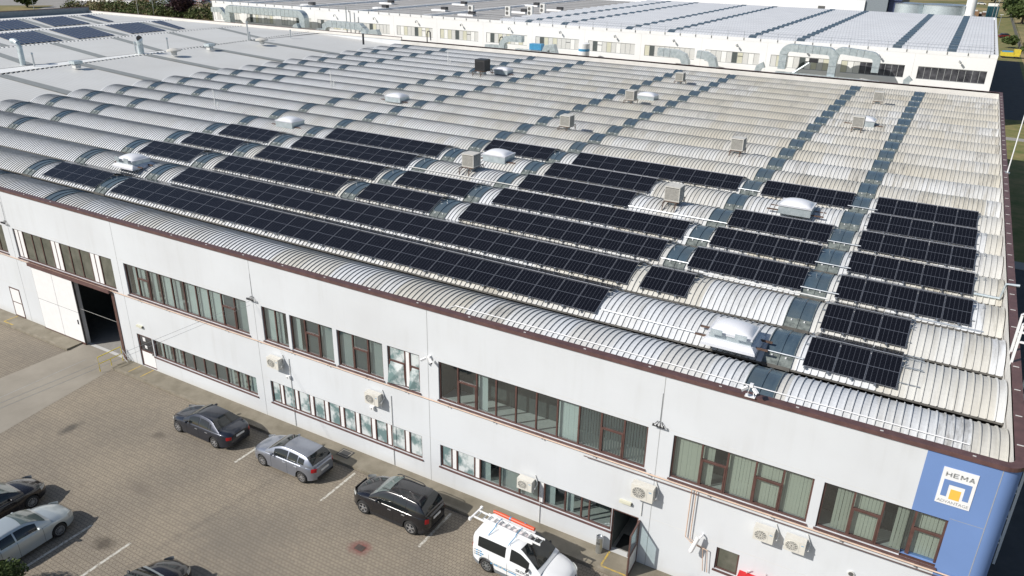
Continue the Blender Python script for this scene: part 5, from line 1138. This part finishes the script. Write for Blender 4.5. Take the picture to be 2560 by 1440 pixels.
# ------------------------------------------------------------------ beyond
def bld(name, label, cat, parts, wn='wall'):
    e = empty(name); tag(e, label, cat)
    for nm, a, b, c in parts: m = MB(); m.box(a, b, c); m.build(nm, e)
    return e
bld('distant_hall', 'distant white hall with a brownish roof beyond the rear hall', 'industrial hall', [('wall', (-175, 368, 0), (-48.5, 372, 5.3), 'white_paint'), ('roof', (-175, 372.01, 0), (-48.5, 480, 5.2), 'far_roof_grey'), ('door', (-68, 367.9, 0), (-65, 368, 2.2), 'grille_dark')])
bld('metal_shed', 'grey corrugated shed beside the tanks', 'shed', [('wall', (-48.4, 369, 0), (-39.5, 430, 8), 'shed_grey'), ('roof', (-48.6, 368.8, 8), (-39.3, 430, 8.4), 'shed_grey')])
bld('blue_shed', 'dark blue shed between the grey shed and the tanks', 'shed', [('wall', (-39.2, 372, 0), (-34.6, 420, 5.5), 'shed_dark_blue'), ('roof', (-39.2, 371.5, 5.5), (-34.2, 421, 6.2), 'shed_dark_blue')])  # the shed's own dark blue, on wall and roof alike
for x, r, lab in ((-30.6, 6.3, 'smaller of two round galvanised water tanks'), (-17.2, 9.2, 'larger of two round galvanised water tanks')):
    e = empty('water_tank', (x, 372+r*.3, 0)); tag(e, lab, 'tank', 'round galvanised tanks'); m = MB(); m.lathe([(r, 0), (r, 4.6)], 'galvanised', n=40); m.build('shell', e, smooth=40); m = MB(); m.lathe([(r+.15, 4.6), (r+.15, 4.8), (0, 5.2)], 'steel', n=40); m.build('roof', e, smooth=40)
e = empty('white_silo', (-7.4, 371, 0)); tag(e, 'tall white cylindrical stack rising out of the top of the photo', 'stack'); m = MB(); m.tube([(0, 0, 0), (0, 0, 26)], 1.9, 'white_paint', 24); m.build('shaft', e, smooth=40); m = MB(); m.lathe([(2.6, 0), (2.6, 1.2), (2.0, 1.2)], 'grey_white', n=24); m.build('base', e, smooth=30)
e = empty('container', (1.0, 384, 0)); tag(e, 'teal container on the yard beside the white stack', 'container'); m = MB(); m.box((-2.2, -2, .1), (2.2, 2, 4.4), 'teal_paint'); m.build('body', e); m = MB(); [m.box((x-.06, -2.04, .3), (x+.06, -2, 4.2), 'dark_metal') for x in (-1.1, 0, 1.1)]; m.build('door', e)
rp = random.Random(11)
for i in range(9):
    x, y = -14+i*1.75+rp.uniform(-.4, .4), 388+rp.uniform(-6, 8); m = MB(); w, d, h = rp.uniform(.7, 1.4), rp.uniform(.7, 1.3), rp.uniform(1., 2.4)
    m.box((x-w, y-d, 0), (x+w, y+d, h), rp.choice(('rust', 'grey_white', 'wood', 'galvanised'))); m.box((x-w*.6, y-d*.6, h), (x+w*.5, y+d*.4, h+.5), rp.choice(('wood', 'grey_white'))); o = m.build('scrap_pile'); tag(o, 'small pile of scrap material on the yard by the white stack', 'scrap pile', 'scrap piles by the white stack')
m = MB()
for y0_, y1_ in ((232, 400),):
    for i in range(57): y = y0_+i*3; m.bar((8.2, y, 0), (8.2, y, 1.8), .1, 'grille_dark')
    for z in (.5, 1.1, 1.7): m.bar((8.2, y0_, z), (8.2, y1_, z), .06, 'grille_dark')
    n_ = 84
    for i in range(n_*3): m.bar((8.2, y0_+i*.66, .1), (8.2, y0_+i*.66, 1.7), .03, 'grille_dark')
o = m.build('wire_fence'); tag(o, 'dark wire fence running along the lawn at the right edge', 'fence')
def leafball(m, c, r, n, size, mat, rnd, squash=.8, hollow=.35):
    for _ in range(n):
        while True:
            v = Vector((rnd.uniform(-1, 1), rnd.uniform(-1, 1), rnd.uniform(-1, 1)))
            if hollow < v.length < 1: break
        p = Vector(c)+Vector((v.x*r[0], v.y*r[1], v.z*r[2])); a = Vector((rnd.uniform(-1, 1), rnd.uniform(-1, 1), rnd.uniform(-.4, 1))).normalized(); b = a.orthogonal().normalized(); d = a.cross(b); s = size*rnd.uniform(.6, 1.3)
        m.face([p-b*s, p-d*s*.7, p+b*s, p+d*s*.7], mat)
def tree(name, label, cat, loc, rad_, h, mat, seed, n=1400, size=.45, group=None, trunk=True, clumps=9):
    e = empty(name, loc); tag(e, label, cat, group); rnd = random.Random(seed); m = MB()
    for i in range(clumps):
        a = rnd.uniform(0, 2*pi); q = rnd.uniform(.1, .75)*rad_; z = h*rnd.uniform(.4, .85); rr2 = rad_*rnd.uniform(.35, .6)
        leafball(m, (q*math.cos(a), q*math.sin(a), z), (rr2, rr2, rr2*.8), n//clumps, size, mat, rnd)
    m.build('crown', e)
    if trunk:
        m = MB(); m.tube([(0, 0, 0), (.1, 0, h*.3), (0, .1, h*.6)], [rad_*.07, rad_*.05, rad_*.02], 'bark', 8)
        for i in range(5): a = i*1.3; m.tube([(0, 0, h*(.25+.06*i)), (rad_*.5*math.cos(a), rad_*.5*math.sin(a), h*(.5+.05*i))], [rad_*.03, rad_*.01], 'bark', 6)
        m.build('trunk', e, smooth=50)
    return e
tg = 'dense green trees at the top right corner'
tree('green_tree', 'large dense green tree right of the poles at the top right', 'tree', (11.5, 352, 0), 7., 11, 'leaf', 1, 2600, .55, tg, clumps=14)
tree('green_tree', 'green tree behind the large one at the top right', 'tree', (10., 395, 0), 6.5, 11, 'leaf', 2, 2200, .55, tg, clumps=12)
tree('green_tree', 'far green tree beside the white car at the top right', 'tree', (2.5, 520, 0), 8, 11, 'leaf', 3, 1600, .8, tg, clumps=12)
tree('green_tree', 'farthest green tree at the very top right', 'tree', (14, 470, 0), 8, 11, 'leaf', 4, 1600, .8, tg, clumps=12)
tree('bush', 'dark bush on the lawn beyond the yellow truck', 'bush', (6.2, 247, 0), 2.4, 3.2, 'leaf', 5, 900, .3, None, False)
tree('bush', 'dark bush near the fence at the right edge', 'bush', (9.3, 225, 0), 2.0, 4.0, 'leaf', 6, 800, .3, None, False)
tree('bush', 'green bush at the bottom left corner in front of the silver hatchback', 'bush', (-32.35, -14.55, 0), .85, 1.7, 'leaf', 8, 1700, .07, None, True)
for i, (x, y, hh) in enumerate(((1.2, 300, 9), (1.8, 330, 9), (2.2, 262, 8), (.9, 352, 9))):
    e = empty('lamp_pole', (x, y, 0)); tag(e, 'tall thin pole beside the lawn at the right, %s from the viewer' % ord_([2, 3, 1, 4][i]), 'pole', 'tall thin poles by the lawn'); m = MB(); m.tube([(0, 0, 0), (0, 0, hh)], [.12, .07], 'steel', 6); m.build('shaft', e); m = MB(); m.box((-.5, -.12, hh), (.5, .12, hh+.12), 'grey_white'); m.build('head', e)
for i, (x, y, hh, lab) in enumerate(((-247, 150, 9, 'thin pole before the shrubs, left of a pair'), (-243, 153, 7.5, 'thin pole before the shrubs, right of a pair'), (-291, 141, 10, 'thin pole standing by the curved road at the top left'))):
    e = empty('lamp_pole', (x, y, 0)); tag(e, lab, 'pole', 'thin poles at the top left'); m = MB(); m.tube([(0, 0, 0), (0, 0, hh)], [.12, .08], 'steel', 6); m.build('shaft', e)
# mast on the right roof edge, access ladder
e = empty('lightning_mast', (.55, 41, 9.45)); tag(e, 'thin white mast rising from the right roof edge', 'mast'); m = MB(); m.tube([(0, 0, 0), (.1, 0, 7.5)], [.045, .03], 'white_paint', 8); m.build('rod', e); m = MB(); m.box((-.15, -.15, 0), (.15, .15, .08), 'steel'); m.build('foot', e)
e = empty('access_ladder', (.38, 7.9, 9.35)); tag(e, 'white access ladder frame climbing over the right roof edge', 'ladder')
for s in (0, 1.0):
    m = MB(); m.bar((-.1, s, 0), (-.1, s, 1.75), .09, 'white_paint'); m.bar((-.1, s, 1.75), (1.5, s, 1.75), .09, 'white_paint'); m.bar((-.1, s, 1.0), (1.5, s, 1.0), .07, 'white_paint'); m.bar((1.5, s, 1.75), (1.5, s, -9.3), .09, 'white_paint'); m.bar((.65, s, .1), (.65, s, -9.3), .07, 'white_paint'); m.build('side_frame', e)
m = MB()
for i in range(32): m.bar((.65, 0, .1-i*.29), (.65, 1.0, .1-i*.29), .035, 'white_paint')
for i in range(7): z = -.4-i*1.3; m.bar((.65, 0, z), (1.5, 0, z), .05, 'white_paint'); m.bar((1.5, 0, z), (1.5, 1, z), .05, 'white_paint'); m.bar((.65, 1, z), (1.5, 1, z), .05, 'white_paint')
m.bar((1.5, 0, 1.75), (1.5, 1, 1.75), .07, 'white_paint'); m.bar((-.1, 0, 1.0), (-.1, 1., 1.0), .01, 'white_paint'); m.build('rungs', e)
# ground beyond on the left: road, island, walled car lot
m = MB(); pts = [(-262, 96), (-282, 124), (-300, 153), (-318, 173), (-345, 190), (-420, 220)]; L_, R2 = [], []
for i, p in enumerate(pts):
    a = Vector(pts[max(0, i-1)]); b = Vector(pts[min(len(pts)-1, i+1)]); d = (b-a).normalized(); n_ = Vector((-d.y, d.x)); L_.append((p[0]+n_.x*5, p[1]+n_.y*5, .02)); R2.append((p[0]-n_.x*5, p[1]-n_.y*5, .02))
m.grid([L_, R2], 'road_grey'); m.face([(-330, 150, .015), (-312, 168, .015), (-330, 182, .015), (-420, 190, .015), (-420, 150, .015)], 'road_grey'); o = m.build('road'); o['kind'] = 'structure'
m = MB(); m.face([(-338, 189, .03), (-258, 191, .03), (-190, 240, .03), (-180, 420, .03), (-420, 420, .03)], 'yard_tint'); o = m.build('car_lot'); o['kind'] = 'structure'
m = MB(); m.box((-338, 186.6, 0), (-258, 187.2, 1.0), 'flat_white'); M4 = Matrix.Translation((-258, 187, 0)) @ Matrix.Rotation(rad(35), 4, 'Z'); m.box((0, 0, 0), (60, .5, 1.0), 'flat_white', M4); o = m.build('low_wall'); tag(o, 'long low pale wall in front of the distant car lot', 'wall')
bld('red_kiosk', 'bright red and white kiosk at the top edge beside parked cars', 'kiosk', [('wall', (-308, 224, 0), (-303, 229, 3.6), 'red_paint'), ('roof', (-308.4, 223.6, 3.6), (-302.6, 229.4, 4), 'white_paint')])
bld('grey_panel_fence', 'grey panelled container row behind the low wall', 'container', [('body', (-303, 196, 0), (-290.5, 198.5, 2.6), 'shed_grey'), ('door', (-297, 195.9, .2), (-296, 196, 2.4), 'joint_grey')])
sm = {}
def far_car(pn, label, x, y, rz, group='cars parked on the distant lot'):
    if pn not in sm:
        e = empty('distant_car'); m = MB(); m.grid([[(-2.1, s*.82, .3), (-2.15, s*.85, .8), (-1.7, s*.84, .95), (1.0, s*.84, .95), (1.9, s*.80, .8), (2.15, s*.75, .6), (2.1, s*.75, .3)] for s in (-1, 1)], pn)
        for s in (-1, 1): m.face([(-2.1, s*.82, .3), (-2.15, s*.85, .8), (-1.7, s*.84, .95), (1.0, s*.84, .95), (1.9, s*.8, .8), (2.15, s*.75, .6), (2.1, s*.75, .3)], pn)
        m.build('body', e); m = MB(); m.grid([[(-1.75, s*.78, .95), (-1.3, s*.62, 1.42), (.3, s*.62, 1.45), (1.05, s*.76, .95)] for s in (-1, 1)], 'car_glass', mfun=lambda i, j: pn if j == 1 else 'car_glass')
        for s in (-1, 1): m.face([(-1.75, s*.78, .95), (-1.3, s*.62, 1.42), (.3, s*.62, 1.45), (1.05, s*.76, .95)], 'car_glass')
        m.build('cabin', e)
        for wx in (-1.3, 1.3):
            for s in (-1, 1): m = MB(); m.tube([(wx, s*.68, .31), (wx, s*.86, .31)], .31, 'black_rubber', 12); m.build('wheel', e)
        sm[pn] = e; o = e
    else: o = copy_tree(sm[pn])
    o.location = (x, y, .03); o.rotation_euler = (0, 0, rz); tag(o, label, 'car', group)
fc = [('paint_red', -326, 190.5, 'dark red car'), ('paint_red', -323, 193.5, 'red car'), ('paint_white', -312.5, 194, 'white car'), ('paint_red', -307.5, 199, 'red car'), ('paint_black', -298, 207, 'black car'), ('paint_blue_black', -293.5, 209.5, 'dark blue car'), ('paint_white', -290.5, 213, 'white car'), ('paint_black', -286.5, 212, 'black car'), ('paint_silver_grey', -283, 208, 'grey car'), ('paint_black', -279, 209.5, 'black car'), ('paint_red', -287, 203.5, 'red car'), ('paint_silver_grey', -300.5, 214, 'grey car'), ('paint_black', -275, 207, 'black car'), ('paint_red', -281, 199, 'dark red car'), ('paint_white', -312, 206, 'white car')]
srt = sorted(fc, key=lambda c: c[1])
for pn, x, y, d_ in fc: far_car(pn, '%s on the distant lot, %s car from the left' % (d_, ord_(srt.index((pn, x, y, d_))+1)), x, y, rp.uniform(.2, .6)+rp.choice((0, pi/2)))
far_car('paint_red', 'dark red car on the lawn strip at the right edge', 5.2, 281, .3, None); far_car('paint_white', 'white car on the far field near the white stack', -3.8, 490, .1, None)
e = empty('yellow_truck', (4.9, 219.5, 0), .1); tag(e, 'yellow flatbed truck with blue load at the right edge behind the rear hall', 'truck')
m = MB(); m.box((-1.6, -1.1, .5), (2.6, 1.1, 1.0), 'yellow_paint'); m.box((-1.6, -1.1, 1.0), (-1.5, 1.1, 1.5), 'yellow_paint'); m.box((-1.5, -1.1, 1.0), (1.2, -1.02, 1.5), 'yellow_paint'); m.build('bed', e); m = MB(); m.box((1.35, -1.05, 1.0), (2.7, 1.05, 2.2), 'yellow_paint'); m.box((2.7, -.9, 1.5), (2.72, .9, 2.1), 'car_glass'); m.build('cab', e)
m = MB(); m.box((-1.3, -.8, 1.0), (1.0, .8, 1.7), 'blue_paint'); m.build('cargo_box', e)
for wx in (-1., 2.):
    for s in (-1, 1): m = MB(); m.tube([(wx, s*.8, .45), (wx, s*1.08, .45)], .45, 'black_rubber', 14); m.build('wheel', e)
m = MB(); m.box((-.6, 480, 0), (4.2, 480.6, 1.4), 'flat_white'); o = m.build('white_barrier'); tag(o, 'short white wall on the far field at the top right', 'wall')
# shrub belt
rnd = random.Random(21); m = MB()
for i in range(150):
    u = rnd.random(); v = rnd.random(); x = lerp(-292, -205, u); y = lerp(149+abs(u-.35)*14, 184, v); 
    if x < -285+ (y-150)*.2-10: continue
    r = rnd.uniform(1.6, 3.6); leafball(m, (x, y, r*.45), (r*1.2, r*1.2, r*.75), 150, .34, rnd.choice(('leaf', 'leaf_mid', 'leaf_mid', 'leaf_dry')), rnd, hollow=.5)
o = m.build('shrub_belt'); tag(o, 'belt of mixed green shrubs between the flat roof and the distant lot', 'shrubs', None, 'stuff')
tree('purple_tree', 'round dark purple-leaved tree in the shrub belt left of the rear hall', 'tree', (-238, 160, 0), 4.2, 6.5, 'leaf_purple', 31, 2400, .4, None, True, 12)
tree('dark_tree', 'dark shaded tree at the top left corner beside the road', 'tree', (-314, 152, 0), 5.2, 6, 'leaf', 32, 2000, .5, None, True, 10)
